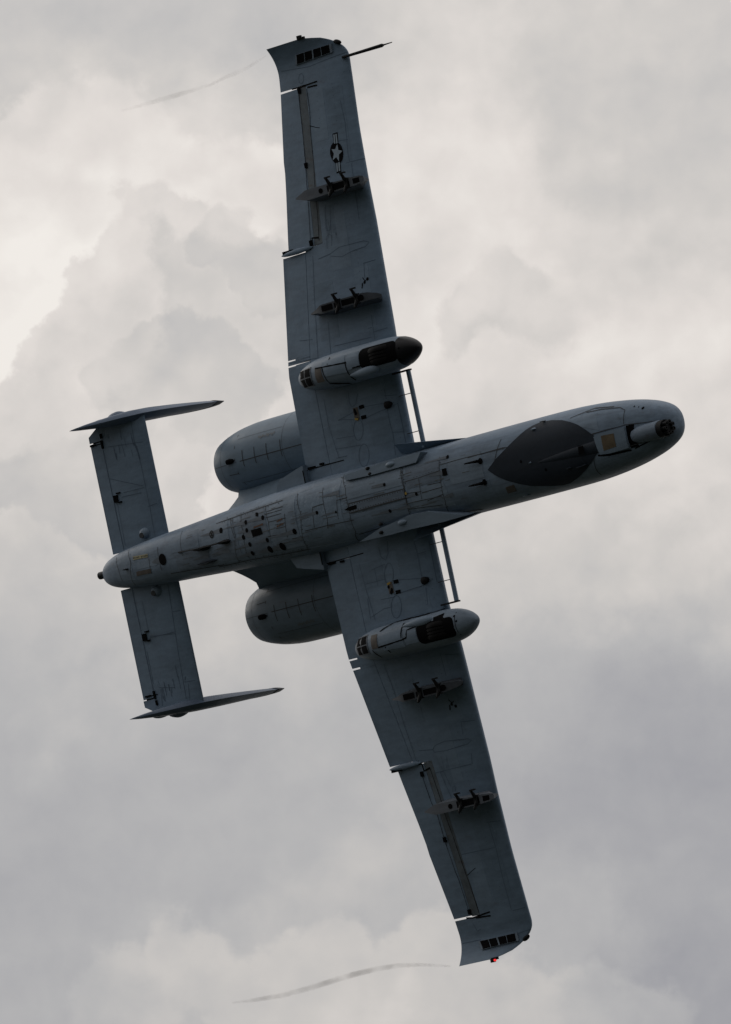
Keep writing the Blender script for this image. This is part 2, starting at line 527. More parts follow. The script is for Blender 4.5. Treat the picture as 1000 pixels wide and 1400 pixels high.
# ---- measured outlines, metres in the aircraft frame (x, y)
FUS_SEAMS=[[(2.357,-0.455),(2.36,-0.303),(2.347,-0.013),(2.305,0.365),(2.153,0.638)],[(-0.44,-0.621),(-0.249,-0.339),(-0.232,0.115),(-0.292,0.479),(-0.514,0.661)],[(1.281,-0.475),(1.341,-0.046),(1.311,0.29)],[(1.347,-0.425),(1.359,-0.007),(1.341,0.18),(1.243,0.516)],[(-1.678,-0.501),(-1.563,-0.084),(-1.757,0.54)],[(-0.913,-0.477),(-0.887,-0.142),(-0.871,0.134),(-0.937,0.307)],[(-0.515,-0.164),(-0.576,0.188)],[(-0.515,-0.164),(-0.216,-0.166)],[(-1.204,-0.155),(-0.898,-0.167)],[(-1.204,-0.155),(-1.278,0.22)],[(-1.563,0.242),(-0.889,0.25),(-0.173,0.28)],[(-0.264,-0.481),(0.502,-0.464),(1.281,-0.475)],[(-0.288,0.556),(0.456,0.543)],[(-4.144,-0.365),(-3.39,-0.394),(-2.657,-0.424),(-2.097,-0.445)],[(-4.527,0.451),(-3.5,0.482),(-2.402,0.555),(-1.737,0.58)],[(-3.407,-0.397),(-3.378,0.01),(-3.488,0.453)],[(-3.682,-0.371),(-3.642,-0.035),(-3.851,0.47)],[(-2.628,-0.428),(-2.547,-0.107),(-2.585,0.166)],[(-2.547,-0.107),(-2.019,-0.098)],[(-2.672,0.16),(-2.076,0.184)],[(-1.992,0.319),(-1.689,0.337)],[(-2.028,-0.182),(-2.106,0.27)],[(-2.637,-0.27),(-2.103,-0.269)],[(-2.615,-0.202),(-2.141,-0.202)],[(-2.576,-0.313),(-2.073,-0.326)],[(-2.367,-0.02),(-2.047,-0.01)],[(-2.362,0.055),(-2.07,0.06)],[(-5.436,-0.411),(-5.446,0.065)],[(-6.016,0.326),(-5.461,0.362),(-4.35,0.436)],[(-3.759,-0.391),(-3.69,-0.043)],[(-4.241,-0.36),(-3.681,-0.379)],[(-6.535,-0.06),(-6.571,0.228)],[(-6.209,-0.234),(-6.223,0.228)],[(-7.26,-0.342),(-7.148,-0.103),(-7.308,0.353)],[(-7.665,-0.268),(-7.597,-0.002),(-7.583,0.208)],[(2.361,-0.307),(3.221,-0.308),(4.149,-0.291)],[(3.151,-0.294),(4.11,-0.308),(5.114,-0.147),(6.257,-0.121),(6.98,-0.129)],[(1.356,-0.166),(1.782,-0.171),(2.364,-0.198)],[(1.78,-0.161),(1.742,0.235)],[(1.3,0.237),(1.733,0.255),(2.27,0.271)],[(1.979,0.003),(2.338,0.017)],[(1.791,0.116),(2.338,0.112)],[(1.865,0.291),(2.313,0.246)],[(1.314,0.349),(2.193,0.432)],[(1.298,0.045),(1.783,0.093)],[(2.153,0.638),(2.488,0.65),(2.884,0.68)],[(5.87,-0.075),(6.513,-0.114),(7.232,-0.132)],[(6.25,-0.548),(6.616,-0.533),(7.073,-0.478),(7.22,-0.407),(7.209,-0.16)],[(7.109,0.268),(7.599,0.256),(7.965,0.238)],[(7.205,-0.138),(7.653,-0.088),(7.956,-0.06)],[(6.339,0.303),(6.17,0.631)],[(5.897,-0.433),(5.884,-0.056)],[(5.866,-0.517),(6.413,-0.591),(6.909,-0.524)],[(4.723,-0.357),(4.69,-0.033)],[(4.045,-0.48),(3.818,-0.031)]]
WINGR_SEAMS=[[(-0.861,-8.488),(-0.036,-8.407),(1.007,-8.465)],[(0.72,-7.596),(0.776,-7.161),(0.765,-6.53),(0.787,-6.405)],[(0.685,-6.396),(1.117,-6.387)],[(0.523,-6.853),(0.806,-6.822)],[(0.821,-6.367),(0.868,-5.274)],[(0.871,-8.106),(0.998,-8.105)],[(0.001,-5.723),(-0.062,-5.343),(-0.054,-5.251),(0.011,-5.223),(0.086,-5.253),(0.136,-5.696)],[(-0.008,-5.452),(-0.035,-5.289),(-0.002,-5.226),(0.066,-5.241),(0.106,-5.43)],[(-0.087,-4.905),(-0.063,-5.125),(0.011,-5.173),(0.081,-5.125),(0.058,-4.933)],[(-0.392,-4.761),(-0.009,-4.791),(0.261,-4.864),(0.929,-4.854),(1.043,-4.801),(0.949,-4.737),(0.608,-4.724),(0.314,-4.671),(-0.016,-4.75)],[(0.853,-4.435),(1.143,-4.442)],[(0.871,-4.431),(0.851,-4.155)],[(0.917,-3.442),(0.929,-3.131),(0.942,-2.961)],[(0.808,-3.198),(0.902,-3.199)],[(0.925,-3.104),(1.242,-3.119)],[(-0.169,-3.051),(0.858,-3.02)],[(-1.222,-3.344),(-0.807,-3.296)],[(-1.626,-2.98),(-0.688,-2.923)],[(-0.536,-4.851),(-0.61,-4.161),(-0.708,-2.94)],[(-0.287,-3.537),(-0.312,-2.867)],[(0.353,-3.611),(0.348,-3.584)],[(0.923,-2.03),(0.927,-1.811)],[(0.898,-1.609),(0.888,-1.383),(0.91,-1.14),(0.864,-0.733)],[(0.918,-1.168),(1.146,-1.128)],[(1.146,-1.684),(1.149,-1.326),(1.136,-0.714)],[(-0.473,-1.663),(-0.019,-1.728),(0.122,-1.791),(0.86,-1.746),(0.981,-1.74),(1.145,-1.68),(0.978,-1.632),(0.747,-1.62),(0.346,-1.569),(0.055,-1.581),(-0.349,-1.656),(-0.473,-1.663)],[(0.175,-1.363),(0.15,-1.304),(0.115,-1.253),(0.072,-1.216),(0.027,-1.195),(-0.017,-1.193),(-0.055,-1.21),(-0.083,-1.245),(-0.099,-1.293),(-0.1,-1.351),(-0.088,-1.412),(-0.062,-1.471),(-0.025,-1.522),(0.018,-1.559),(0.063,-1.58),(0.106,-1.582),(0.144,-1.565),(0.171,-1.531),(0.186,-1.482),(0.188,-1.424),(0.175,-1.363)],[(0.192,-0.863),(0.165,-0.8),(0.127,-0.746),(0.082,-0.705),(0.033,-0.683),(-0.014,-0.681),(-0.055,-0.699),(-0.085,-0.736),(-0.102,-0.788),(-0.104,-0.85),(-0.091,-0.915),(-0.063,-0.978),(-0.024,-1.032),(0.022,-1.073),(0.071,-1.095),(0.117,-1.097),(0.158,-1.079),(0.187,-1.042),(0.204,-0.99),(0.205,-0.928),(0.192,-0.863)],[(-0.018,-2.156),(-0.047,-1.922),(0.0,-1.834),(0.117,-1.872),(0.232,-2.049)],[(-0.761,-2.134),(-0.784,-1.605),(-0.682,-0.981)],[(-0.709,-1.147),(0.021,-1.094)],[(0.895,-1.877),(1.16,-1.839)],[(-0.646,-1.335),(-0.097,-1.295)],[(-0.766,-0.978),(-0.42,-0.965)],[(-0.233,-8.215),(-0.242,-8.186),(-0.257,-8.162),(-0.277,-8.144),(-0.3,-8.135),(-0.323,-8.135),(-0.344,-8.144),(-0.362,-8.162),(-0.374,-8.186),(-0.379,-8.215),(-0.377,-8.245),(-0.368,-8.274),(-0.353,-8.298),(-0.333,-8.316),(-0.31,-8.326),(-0.287,-8.326),(-0.266,-8.316),(-0.249,-8.299),(-0.237,-8.274),(-0.232,-8.245),(-0.233,-8.215)]]
WINGL_SEAMS=[[(-0.682,3.042),(-0.637,3.582),(-0.654,4.246),(-0.628,4.982)],[(0.899,3.12),(0.874,3.545)],[(0.989,3.154),(1.29,3.203)],[(-0.457,4.793),(-0.074,4.839),(0.031,4.773),(0.314,4.738),(0.915,4.795),(0.978,4.84),(0.879,4.887),(0.282,4.915),(-0.05,4.893),(-0.074,4.839)],[(0.864,4.454),(1.175,4.484)],[(0.878,4.473),(0.83,4.696)],[(-0.234,5.278),(0.356,5.275),(0.808,5.272)],[(0.888,5.071),(0.827,5.275)],[(-0.063,5.289),(0.025,5.785)],[(-0.063,5.289),(0.036,5.289),(0.111,5.6)],[(0.114,5.7),(0.156,5.607),(0.224,5.619),(0.181,5.711)],[(-0.191,6.892),(0.727,6.905)],[(0.736,6.407),(1.04,6.436)],[(0.766,6.428),(0.758,6.926),(0.699,7.46),(0.667,8.121)],[(0.699,8.141),(0.982,8.134)],[(-0.939,8.541),(-0.384,8.547)],[(0.648,8.585),(0.972,8.556)],[(-0.478,8.216),(-0.414,8.377),(-0.307,8.348)],[(0.874,0.935),(0.888,1.116),(0.885,1.412),(0.878,1.629)],[(0.923,1.836),(0.886,2.165)],[(0.883,1.184),(1.085,1.176)],[(1.182,1.0),(1.181,1.198),(1.178,1.791)],[(0.156,1.555),(0.873,1.648),(0.996,1.642),(1.114,1.713),(0.99,1.76),(0.808,1.793),(0.279,1.815),(0.073,1.818)],[(-0.417,1.256),(-0.02,1.216)],[(0.171,1.438),(0.146,1.5),(0.111,1.553),(0.07,1.593),(0.027,1.615),(-0.014,1.619),(-0.048,1.602),(-0.073,1.568),(-0.086,1.518),(-0.085,1.459),(-0.071,1.396),(-0.046,1.334),(-0.01,1.281),(0.031,1.241),(0.074,1.219),(0.114,1.215),(0.148,1.232),(0.173,1.266),(0.185,1.316),(0.184,1.375),(0.171,1.438)],[(0.204,2.08),(0.177,2.143),(0.139,2.197),(0.093,2.238),(0.045,2.261),(-0.002,2.263),(-0.043,2.246),(-0.074,2.209),(-0.091,2.158),(-0.093,2.096),(-0.079,2.03),(-0.051,1.967),(-0.012,1.913),(0.034,1.872),(0.082,1.849),(0.129,1.847),(0.169,1.864),(0.199,1.901),(0.215,1.952),(0.217,2.014),(0.204,2.08)],[(-0.078,0.877),(-0.075,1.057),(0.046,1.148),(0.141,1.036),(0.197,0.808)],[(-0.323,1.252),(-0.334,1.569)],[(-0.707,2.123),(-0.3,2.032),(-0.056,2.034)],[(-0.332,1.848),(0.058,1.865)],[(-0.685,1.489),(-0.094,1.491)],[(-0.743,1.073),(-0.689,1.662),(-0.618,2.2)],[(-0.714,1.763),(-0.75,2.156)]]
TAILR_SEAMS=[[(-6.719,-2.828),(-6.743,-2.413),(-6.693,-1.913),(-6.695,-1.073)],[(-7.05,-2.927),(-7.087,-2.478)],[(-7.547,-2.422),(-6.529,-2.335)],[(-7.359,-1.476),(-6.727,-1.464)],[(-7.439,-1.402),(-6.852,-1.383)],[(-6.741,-1.082),(-6.501,-1.105)],[(-6.695,-1.073),(-6.72,-0.483)],[(-7.611,-1.31),(-7.639,-0.473)],[(-7.696,-1.817),(-6.764,-1.506)]]
TAILL_SEAMS=[[(-6.645,0.48),(-6.69,1.073),(-6.754,1.898),(-6.794,2.728)],[(-7.476,0.679),(-7.479,1.299)],[(-7.514,1.403),(-6.713,1.414)],[(-6.675,1.021),(-6.399,1.041)],[(-7.475,1.373),(-6.724,1.449)],[(-7.522,2.387),(-7.036,2.468)],[(-7.651,1.636),(-7.666,2.291)],[(-7.478,2.431),(-7.527,2.751)],[(-6.75,2.408),(-6.467,2.425)],[(-6.664,2.46),(-6.696,2.745)]]
INS_STAR=[(0.523,-6.797),(0.537,-6.679),(0.637,-6.64),(0.54,-6.591),(0.52,-6.462),(0.46,-6.557),(0.349,-6.515),(0.405,-6.634),(0.355,-6.733),(0.452,-6.708)]
INS_C=(0.478,-6.636)
INS_RING=[(0.65,-6.614),(0.647,-6.573),(0.638,-6.534),(0.623,-6.499),(0.603,-6.47),(0.577,-6.446),(0.548,-6.43),(0.515,-6.422),(0.481,-6.422),(0.447,-6.431),(0.413,-6.447),(0.382,-6.471),(0.354,-6.5),(0.331,-6.536),(0.314,-6.575),(0.303,-6.616),(0.299,-6.658),(0.302,-6.699),(0.311,-6.738),(0.327,-6.773),(0.349,-6.802),(0.376,-6.825),(0.407,-6.841),(0.44,-6.849),(0.474,-6.849),(0.508,-6.841),(0.541,-6.824),(0.571,-6.801),(0.598,-6.771),(0.619,-6.736),(0.636,-6.698),(0.646,-6.656),(0.65,-6.614)]
INS_BARS=[[(0.419,-7.016),(0.557,-7.019),(0.554,-6.83),(0.422,-6.833)],[(0.413,-6.435),(0.549,-6.451),(0.548,-6.259),(0.415,-6.248)]]
INS_GAPS=[[(0.444,-6.994),(0.481,-6.994),(0.474,-6.817),(0.434,-6.822)],[(0.499,-6.992),(0.535,-6.994),(0.535,-6.814),(0.493,-6.813)],[(0.431,-6.441),(0.475,-6.445),(0.466,-6.281),(0.427,-6.278)],[(0.492,-6.444),(0.535,-6.451),(0.527,-6.283),(0.486,-6.279)]]
HOLES=[(-2.702,-0.221,0.045),(-3.247,-0.223,0.045),(-3.25,-0.067,0.045),(-3.259,0.205,0.045),(-3.296,0.377,0.045),(-2.704,0.215,0.045),(-3.395,0.041,0.05),(-2.744,0.397,0.068),(-2.363,0.407,0.078),(-1.851,0.197,0.058),(-4.064,-0.204,0.055),(-6.1,0.025,0.115),(0.838,-0.214,0.035),(0.826,0.29,0.035),(-1.111,-0.036,0.035),(-0.591,0.048,0.025),(2.586,-0.414,0.035),(1.639,0.115,0.035),(-1.854,0.196,0.055),(4.532,0.034,0.03),(5.096,0.297,0.03)]
HOLE_RING=[(-4.381,-0.18,0.075)]
SQH=[[(-3.126,-0.049),(-2.805,-0.05),(-2.785,0.084),(-3.106,0.094)],[(-2.929,-0.355),(-2.845,-0.341),(-2.843,-0.268),(-2.925,-0.282)],[(2.428,-0.218),(2.549,-0.216),(2.554,-0.079),(2.429,-0.086)],[(6.031,0.023),(6.162,0.026),(6.139,0.203),(6.0,0.204)]]
SQPANEL=[[(3.924,0.417),(4.156,0.409),(4.118,0.531),(3.873,0.536)]]
CANOPY=[(3.628,0.023),(3.885,-0.13),(4.146,-0.255),(4.424,-0.392),(4.677,-0.518),(4.843,-0.57),(5.04,-0.598),(5.349,-0.573),(5.655,-0.522),(5.894,-0.447),(6.115,-0.353),(6.313,-0.22),(6.476,-0.084),(6.571,0.01),(6.611,0.093),(6.457,0.238),(6.257,0.37),(6.007,0.486),(5.723,0.574),(5.384,0.637),(5.192,0.636),(5.014,0.612),(4.771,0.562),(4.522,0.507),(4.273,0.412),(4.039,0.305),(3.889,0.222),(3.786,0.154)]
GUNFAIR=[(6.496,-0.047),(6.63,-0.075),(7.25,-0.082),(7.21,0.29),(6.776,0.284),(6.517,0.29)]
BROWN=[(6.685,-0.044),(6.991,-0.03),(6.974,0.217),(6.665,0.238)]
GAP=[(7.262,-0.098),(7.422,-0.092),(7.373,0.049),(7.377,0.29),(7.213,0.296)]
DOOR=[(-0.215,-0.041),(1.339,-0.04),(1.334,0.129),(-0.223,0.135)]
DOORDARK=[(-0.216,0.015),(0.005,0.017),(-0.005,0.088),(-0.209,0.096)]
ARROW=[(-0.359,0.05),(-0.2,0.018),(-0.201,0.093)]
YELLOWLAB=[(-7.049,-0.187),(-6.55,-0.16),(-6.553,-0.097),(-7.048,-0.122)]
BROWNLAB=[(-7.026,0.115),(-6.535,0.133),(-6.57,0.213),(-7.062,0.198)]
CREASED=[(-1.662,-0.504),(-0.407,-0.577),(-0.475,0.647),(-1.745,0.575)]
RFAIR_L=[(-0.213,0.707),(0.427,0.555),(0.827,0.515),(1.272,0.456),(1.773,0.478),(2.464,0.663),(2.803,0.74),(2.076,0.746),(1.191,0.724),(0.58,0.725)]
RFAIR_R=[(-0.249,-0.592),(0.417,-0.623),(1.281,-0.644),(1.908,-0.638),(1.756,-0.469),(1.328,-0.465),(0.531,-0.46),(-0.2,-0.483)]
BLADES={'p':[(-5.073,0.021),(-4.68,0.031),(-4.213,0.041),(-3.885,0.036)],'q':[(-5.024,0.293),(-4.303,0.331)],'wire':[(-5.534,-0.019),(-3.897,0.025)],'f':[(3.21,-0.203),(3.529,-0.144)],'g':[(3.2,0.222),(3.508,0.238)],'tail':[(-7.415,0.006),(-7.23,0.018)],'h':[(5.565,0.361),(5.708,0.404),(5.817,0.411),(6.147,0.42)],'foot':[(4.93,-0.491)],'side':[(4.24,0.752)],'up':[(5.125,-0.584)]}
PIPE=[(-8.41,-0.016)]
FIX={'r':(0.839,-4.074),'l':(0.793,4.093),'ir':(0.134,-1.689),'il':(0.069,1.689),'nr':(0.897,-1.698),'nl':(0.896,1.702),'tr':(-0.388,-8.043)}
GRILLE_R=[(-0.281,-8.698),(0.652,-8.695),(0.636,-8.541),(-0.346,-8.52)]
GRILLE_L=[(-0.391,8.575),(0.611,8.57),(0.623,8.719),(-0.315,8.737)]
HINGE_R=[[(-0.41,-8.06),(-0.432,-7.655),(-0.433,-7.231),(-0.451,-6.629),(-0.486,-6.091),(-0.51,-5.672),(-0.552,-5.152)],[(-0.176,-8.012),(-0.152,-7.598),(-0.195,-7.213),(-0.208,-6.58),(-0.252,-6.045),(-0.253,-5.622),(-0.294,-5.101)]]
HINGE_L=[[(-0.597,5.287),(-0.575,5.823),(-0.515,6.021),(-0.537,6.595),(-0.514,7.177),(-0.488,7.363),(-0.484,8.033)],[(-0.307,5.167),(-0.283,5.802),(-0.298,6.055),(-0.265,6.516),(-0.238,7.279),(-0.22,7.434),(-0.21,8.043)]]
TIPSEAM_R=[(-0.703,-8.075),(-0.334,-8.075),(0.152,-8.086),(0.14,-8.016),(-0.15,-8.028)]
TIPSEAM_L=[(-1.005,8.124),(-0.427,8.108),(0.095,8.068),(0.085,8.14),(-0.339,8.121)]
TRACK_R=[(-1.417,-5.033),(-1.25,-5.049),(-0.588,-4.946),(-0.939,-4.928)]
TRACK_L=[(-1.445,5.028),(-1.128,4.977),(-0.515,5.017),(-0.852,5.064)]
ARMS_R=[(-0.685,-5.049),(-0.525,-5.046),(-0.501,-5.183),(-0.304,-5.144)]
OVAL_T={'r':(-6.983,-0.599),'l':(-6.99,0.552)}
TFIX={'r':(-7.61,-1.398),'l':(-7.619,1.367),'r2':(-7.691,-2.501),'l2':(-7.691,2.505)}
TFIX3={'r':(-8.031,-2.527),'l':(-7.947,2.501)}
POD_R={'well':[(1.131,-2.824),(1.975,-2.785),(2.058,-2.726),(1.989,-2.458),(1.781,-2.414),(1.072,-2.496),(1.027,-2.548)],'disp':[(-0.901,-2.721),(-0.423,-2.728),(-0.443,-2.39),(-0.893,-2.406)],'brown':[(-0.269,-2.681),(-0.078,-2.673),(-0.064,-2.406),(-0.298,-2.411)],'seams':[[(-0.258,-2.682),(0.672,-2.628),(0.637,-2.649)],[(0.633,-2.636),(0.647,-2.279)],[(-0.035,-2.667),(0.011,-2.346),(0.395,-2.257)],[(0.154,-2.815),(0.125,-2.693)],[(0.796,-2.496),(1.042,-2.499)]],'bulge':[(0.625,-2.415),(1.413,-2.317)],'nose':[(1.927,-2.813),(1.865,-2.543),(1.928,-2.348)]}
POD_L={'well':[(1.073,2.533),(1.794,2.492),(1.996,2.556),(2.012,2.812),(1.881,2.873),(1.192,2.878),(1.058,2.784)],'disp':[(-0.899,2.489),(-0.442,2.47),(-0.443,2.811),(-0.912,2.8)],'brown':[(-0.295,2.496),(-0.099,2.496),(-0.116,2.754),(-0.308,2.754)],'seams':[[(-0.038,2.467),(0.263,2.35),(1.034,2.36),(1.587,2.337)],[(0.651,2.348),(0.588,2.69)],[(-0.105,2.752),(0.599,2.721),(0.727,2.701),(0.768,2.567),(1.019,2.541)],[(0.094,2.773),(0.146,2.896)],[(-0.315,2.772),(-0.201,2.934)]],'bulge':[(0.617,2.453),(1.405,2.466)]}

# ------------------------------------------------------------------ aircraft frame: x nose, y left wing, z up
AX = Vector((.676, .181, .714)).normalized()
AY = Vector((.206, -.977, .0535))
AY = (AY - AX * AX.dot(AY)).normalized()
AZ = AX.cross(AY)
towr = lambda v: RIGHT * v.x + UP * v.y + BACK * v.z
O_CAM = Vector(((517.4 - 500) / 72., -(684.3 - 700) / 72., -200.))
air = bpy.data.objects.new('jet_aircraft', None)
COL.objects.link(air)
air.matrix_world = Matrix.Translation(CAM_POS + towr(O_CAM)) @ Matrix((towr(AX), towr(AY), towr(AZ))).transposed().to_4x4()
air['label'] = 'grey twin-engine attack jet with straight wings, banked steeply and showing its belly'
air['category'] = 'airplane'

# ------------------------------------------------------------------ fuselage
rings = []
NS = 48
for x, w, zb, zt in FD:
    zc = zmid(zb, zt)
    r = []
    for k in range(NS):
        a = 2 * math.pi * k / NS
        ca, sa = math.cos(a), math.sin(a)
        nn = N_LOW if sa < 0 else N_TOP
        y = w * abs(ca) ** (2 / nn) * (1 if ca > 0 else -1)
        z = abs(sa) ** (2 / nn) * (1 if sa > 0 else -1)
        r.append((x, y, zc + z * ((zt - zc) if z > 0 else (zc - zb))))
    rings.append(r)
m = M()
m.loft(rings)
fuselage = obj('fuselage', m, 'body', air, 50)

# canopy on the upper side
m = M()
rr = []
for i in range(13):
    u = i / 12
    x = 6.75 - 2.6 * u
    h = math.sin(math.pi * min(u * 1.25, 1) ** .8 * .5) * .78 * (1 if u < .55 else math.cos((u - .55) / .45 * math.pi / 2) * .95 + .05)
    wv = .48 * (math.sin(math.pi * (.04 + .92 * u)) ** .5)
    rr.append([(x, wv * math.cos(a), fus(x)[2] - .12 + (h + .02) * math.sin(a)) for a in [math.pi * k / 12 for k in range(13)]])
m.loft(rr, closed=False)
obj('cockpit_canopy', m, 'glass', air)

# --- false canopy painted on the belly
m = M()
m.fan(refine(CANOPY, .06), fus_low, .008, 10)
obj('painted_canopy', m, 'dark', fuselage)

# gun fairing and gun
gsurf = lambda x, y: fus_low(x, y) - .085 * max(0, min(1, (x - 6.35) / .3)) * (1 - min(1, abs(y - .1) / .26) ** 4) * (1 if x < 7.24 else 0)
m = M()
pts = refine([(6.50, -.06), (6.66, -.095), (7.24, -.10), (7.22, .30), (6.78, .31), (6.54, .29)], .05)
m.fan(pts, lambda x, y: fus_low(x, y) - .05, 0, 4, .08)
gf = obj('gun_fairing', m, 'fairing', air)
m = M()
m.fan(refine(BROWN, .05), lambda x, y: fus_low(x, y) - .05, .004, 3)
obj('blast_panel', m, 'brown', gf)
# long ammunition trough bulge running aft under the painted canopy
m = M()
rr = []
for i in range(15):
    u = i / 14
    x = 6.75 - 2.0 * u
    k = (1 - u) ** .55
    rr.append([(x, .115 + .02 * u + (.14 * k + .005) * math.cos(a), fus_low(x, .1) + .03 - (.045 * k + .025) * math.sin(a)) for a in [math.pi * j / 12 for j in range(13)]])
m.loft(rr, closed=False)
tr = obj('gun_trough', m, 'dark', air)
m = M()
m.fan(refine([(6.08, .045), (6.22, .045), (6.20, .19), (6.06, .19)], .05), lambda x, y: fus_low(6.1, .1) - .052, 0, 2)
obj('trough_vent', m, 'black', tr)

GY, GZ = .105, -.335
m = M()
m.tube([(7.28, GY, GZ + .03), (7.36, GY, GZ + .01), (7.5, GY, GZ), (7.98, GY, GZ + .02), (8.0, GY, GZ + .02)], [.10, .14, .16, .172, .16], 28)
gun = obj('rotary_cannon', m, 'body3', air)
m = M()
rr = [[(x, GY + r * math.cos(a), GZ + .02 + r * math.sin(a)) for a in [2 * math.pi * k / 24 for k in range(24)]] for x, r in ((7.95, .16), (8.13, .16), (8.13, .14), (7.95, .14))]
m.loft(rr, (False, False))
m.tube([(7.92, GY, GZ + .02), (8.2, GY, GZ + .02)], .05, 12)
obj('muzzle_clamp', m, 'blackpaint', gun)
b0 = None
for k in range(7):
    a = 2 * math.pi * k / 7 + .3
    py, pz = GY + .1 * math.cos(a), GZ + .02 + .1 * math.sin(a)
    m = M()
    r = .040
    m.loft([[(x, py + q * math.cos(c), pz + q * math.sin(c)) for c in [2 * math.pi * j / 10 for j in range(10)]] for x, q in ((7.88, r), (8.24, r), (8.24, r * .5), (8.08, r * .5))], (False, True))
    obj('barrel', m, 'blackpaint', gun)
m = M()
m.fan(refine([(7.25, -.115), (7.43, -.11), (7.40, .02), (7.42, .15), (7.40, .30), (7.23, .31)], .05), fus_low, .006, 3)
obj('gas_vent', m, 'black', fuselage)
m = M()
m.ribbon([(7.21, .34), (7.0, .335), (6.7, .33), (6.45, .29)], .035, fus_low, .004)
m.ribbon([(7.3, .33), (7.6, .27), (7.85, .22)], .022, fus_low, .004)
obj('fairing_gap', m, 'black', fuselage, stuff=True)

# --- belly panels, plates and openings
def plate(poly, mat, off=.004, par=None, surf=None, name='access_panel', label=None, thick=.006):
    mm = M()
    mm.fan(refine(poly, .09), surf or fus_low, off, 4, thick)
    return obj(name, mm, mat, par or fuselage, label=label)


plate(CREASED, 'wrinkled', label='buckled skin panel under the wing')
for poly, mt in [
    ([(-3.55, -.42), (-2.65, -.46), (-2.6, .46), (-3.5, .42)], 'body3'), ([(-2.6, -.46), (-1.72, -.5), (-1.75, .5), (-2.55, .46)], 'body2'),
    ([(-4.75, -.33), (-3.85, -.36), (-3.85, .0), (-4.75, .0)], 'body2'), ([(-4.3, .04), (-3.6, .04), (-3.6, .42), (-4.3, .38)], 'body3'),
    ([(-.36, -.52), (1.30, -.44), (1.32, -.12), (-.34, -.12)], 'body2'), ([(-.34, .2), (1.3, .2), (1.3, .42), (-.34, .55)], 'body'),
    ([(1.42, -.4), (2.35, -.42), (2.38, -.02), (1.42, -.02)], 'body3'), ([(1.45, .02), (2.4, .02), (2.5, .5), (1.5, .42)], 'body2'),
    ([(2.6, -.36), (3.5, -.36), (3.5, .14), (2.6, .12)], 'body2'), ([(2.55, .18), (3.6, .2), (3.6, .54), (2.6, .54)], 'body'),
    ([(5.75, -.56), (6.55, -.48), (6.62, -.16), (6.2, -.3)], 'body2'), ([(6.6, -.46), (7.1, -.36), (7.15, -.13), (6.66, -.15)], 'body'),
    ([(-5.75, -.34), (-4.85, -.36), (-4.85, -.02), (-5.75, -.04)], 'body'), ([(-5.7, .02), (-4.6, .03), (-4.6, .36), (-5.7, .34)], 'body3'),
    ([(-6.95, -.06), (-6.3, -.05), (-6.32, .1), (-6.98, .08)], 'body2'), ([(-7.7, -.2), (-7.15, -.26), (-7.15, .26), (-7.7, .2)], 'body2')]:
    plate(poly, mt)
door = plate(DOOR, 'body3', .012, par=air, name='belly_door', thick=.014, label='long riveted door along the belly centreline')
mm = M()
mm.fan(refine(DOORDARK, .06), fus_low, .016, 2)
mm.fan(ARROW, fus_low, .014, 2)
obj('door_scoop', mm, 'black', door)
mm = M()
d0, d1, d2, d3_ = [Vector(p) for p in DOOR]
mm.ribbon(DOOR + [DOOR[0]], .022, fus_low, .0135)
for a, b in ((d0, d1), (d3_, d2)):
    for k in range(22):
        p = a.lerp(b, (k + .5) / 22)
        s_ = .028 if a is d0 else -.028
        mm.disc(p.x, p.y + s_, .012, fus_low, .0145, 6)
obj('door_fasteners', mm, 'seam', door, stuff=True)
mm = M()
mm.disc(1.372, .05, .03, fus_low, .014, 8)
obj('door_latch', mm, 'amber', door)
plate(YELLOWLAB, 'yellow', .009, name='warning_stencil', label='faded yellow stencil strip', thick=.001)
plate(BROWNLAB, 'tan', .009, name='vent_strip', label='brown strip beside the yellow stencil', thick=.002)
mm = M()
for a, b in ((YELLOWLAB, .0115),):
    p0, p1, p2, p3 = [Vector(p) for p in a]
    for k in range(11):
        if k == 5:
            continue
        c = p0.lerp(p1, (k + .5) / 11).lerp(p3.lerp(p2, (k + .5) / 11), .5)
        mm.box(M.on(fus_low, c.x, c.y, b), (.018, .034, .001))
obj('stencil_marks', mm, 'seam', fuselage, stuff=True)
plate(SQPANEL[0], 'tan', .009, name='square_panel', label='brown square panel behind the painted canopy')
for x, y, r in HOLES:
    mm = M()
    mm.disc(x, y, r, fus_low, .0095, 16)
    obj('round_port', mm, 'black', fuselage)
for q in SQH:
    mm = M()
    mm.fan(refine(q, .08), fus_low, .0095, 2)
    obj('square_port', mm, 'black', fuselage)
x, y, r = HOLE_RING[0]
mm = M()
ring = lambda rr_: [(x + rr_ * math.cos(2 * math.pi * k / 20), y + rr_ * math.sin(2 * math.pi * k / 20)) for k in range(21)]
mm.ribbon(ring(r * .85), .022, fus_low, .01)
mm.ribbon([(x - r * .4, y - r * .5), (x + r * .4, y + r * .5)], .03, fus_low, .011)
mm.ribbon([(x - r * .4, y + r * .5), (x + r * .4, y - r * .5)], .03, fus_low, .0125)
obj('crossed_ring', mm, 'blackpaint', fuselage)
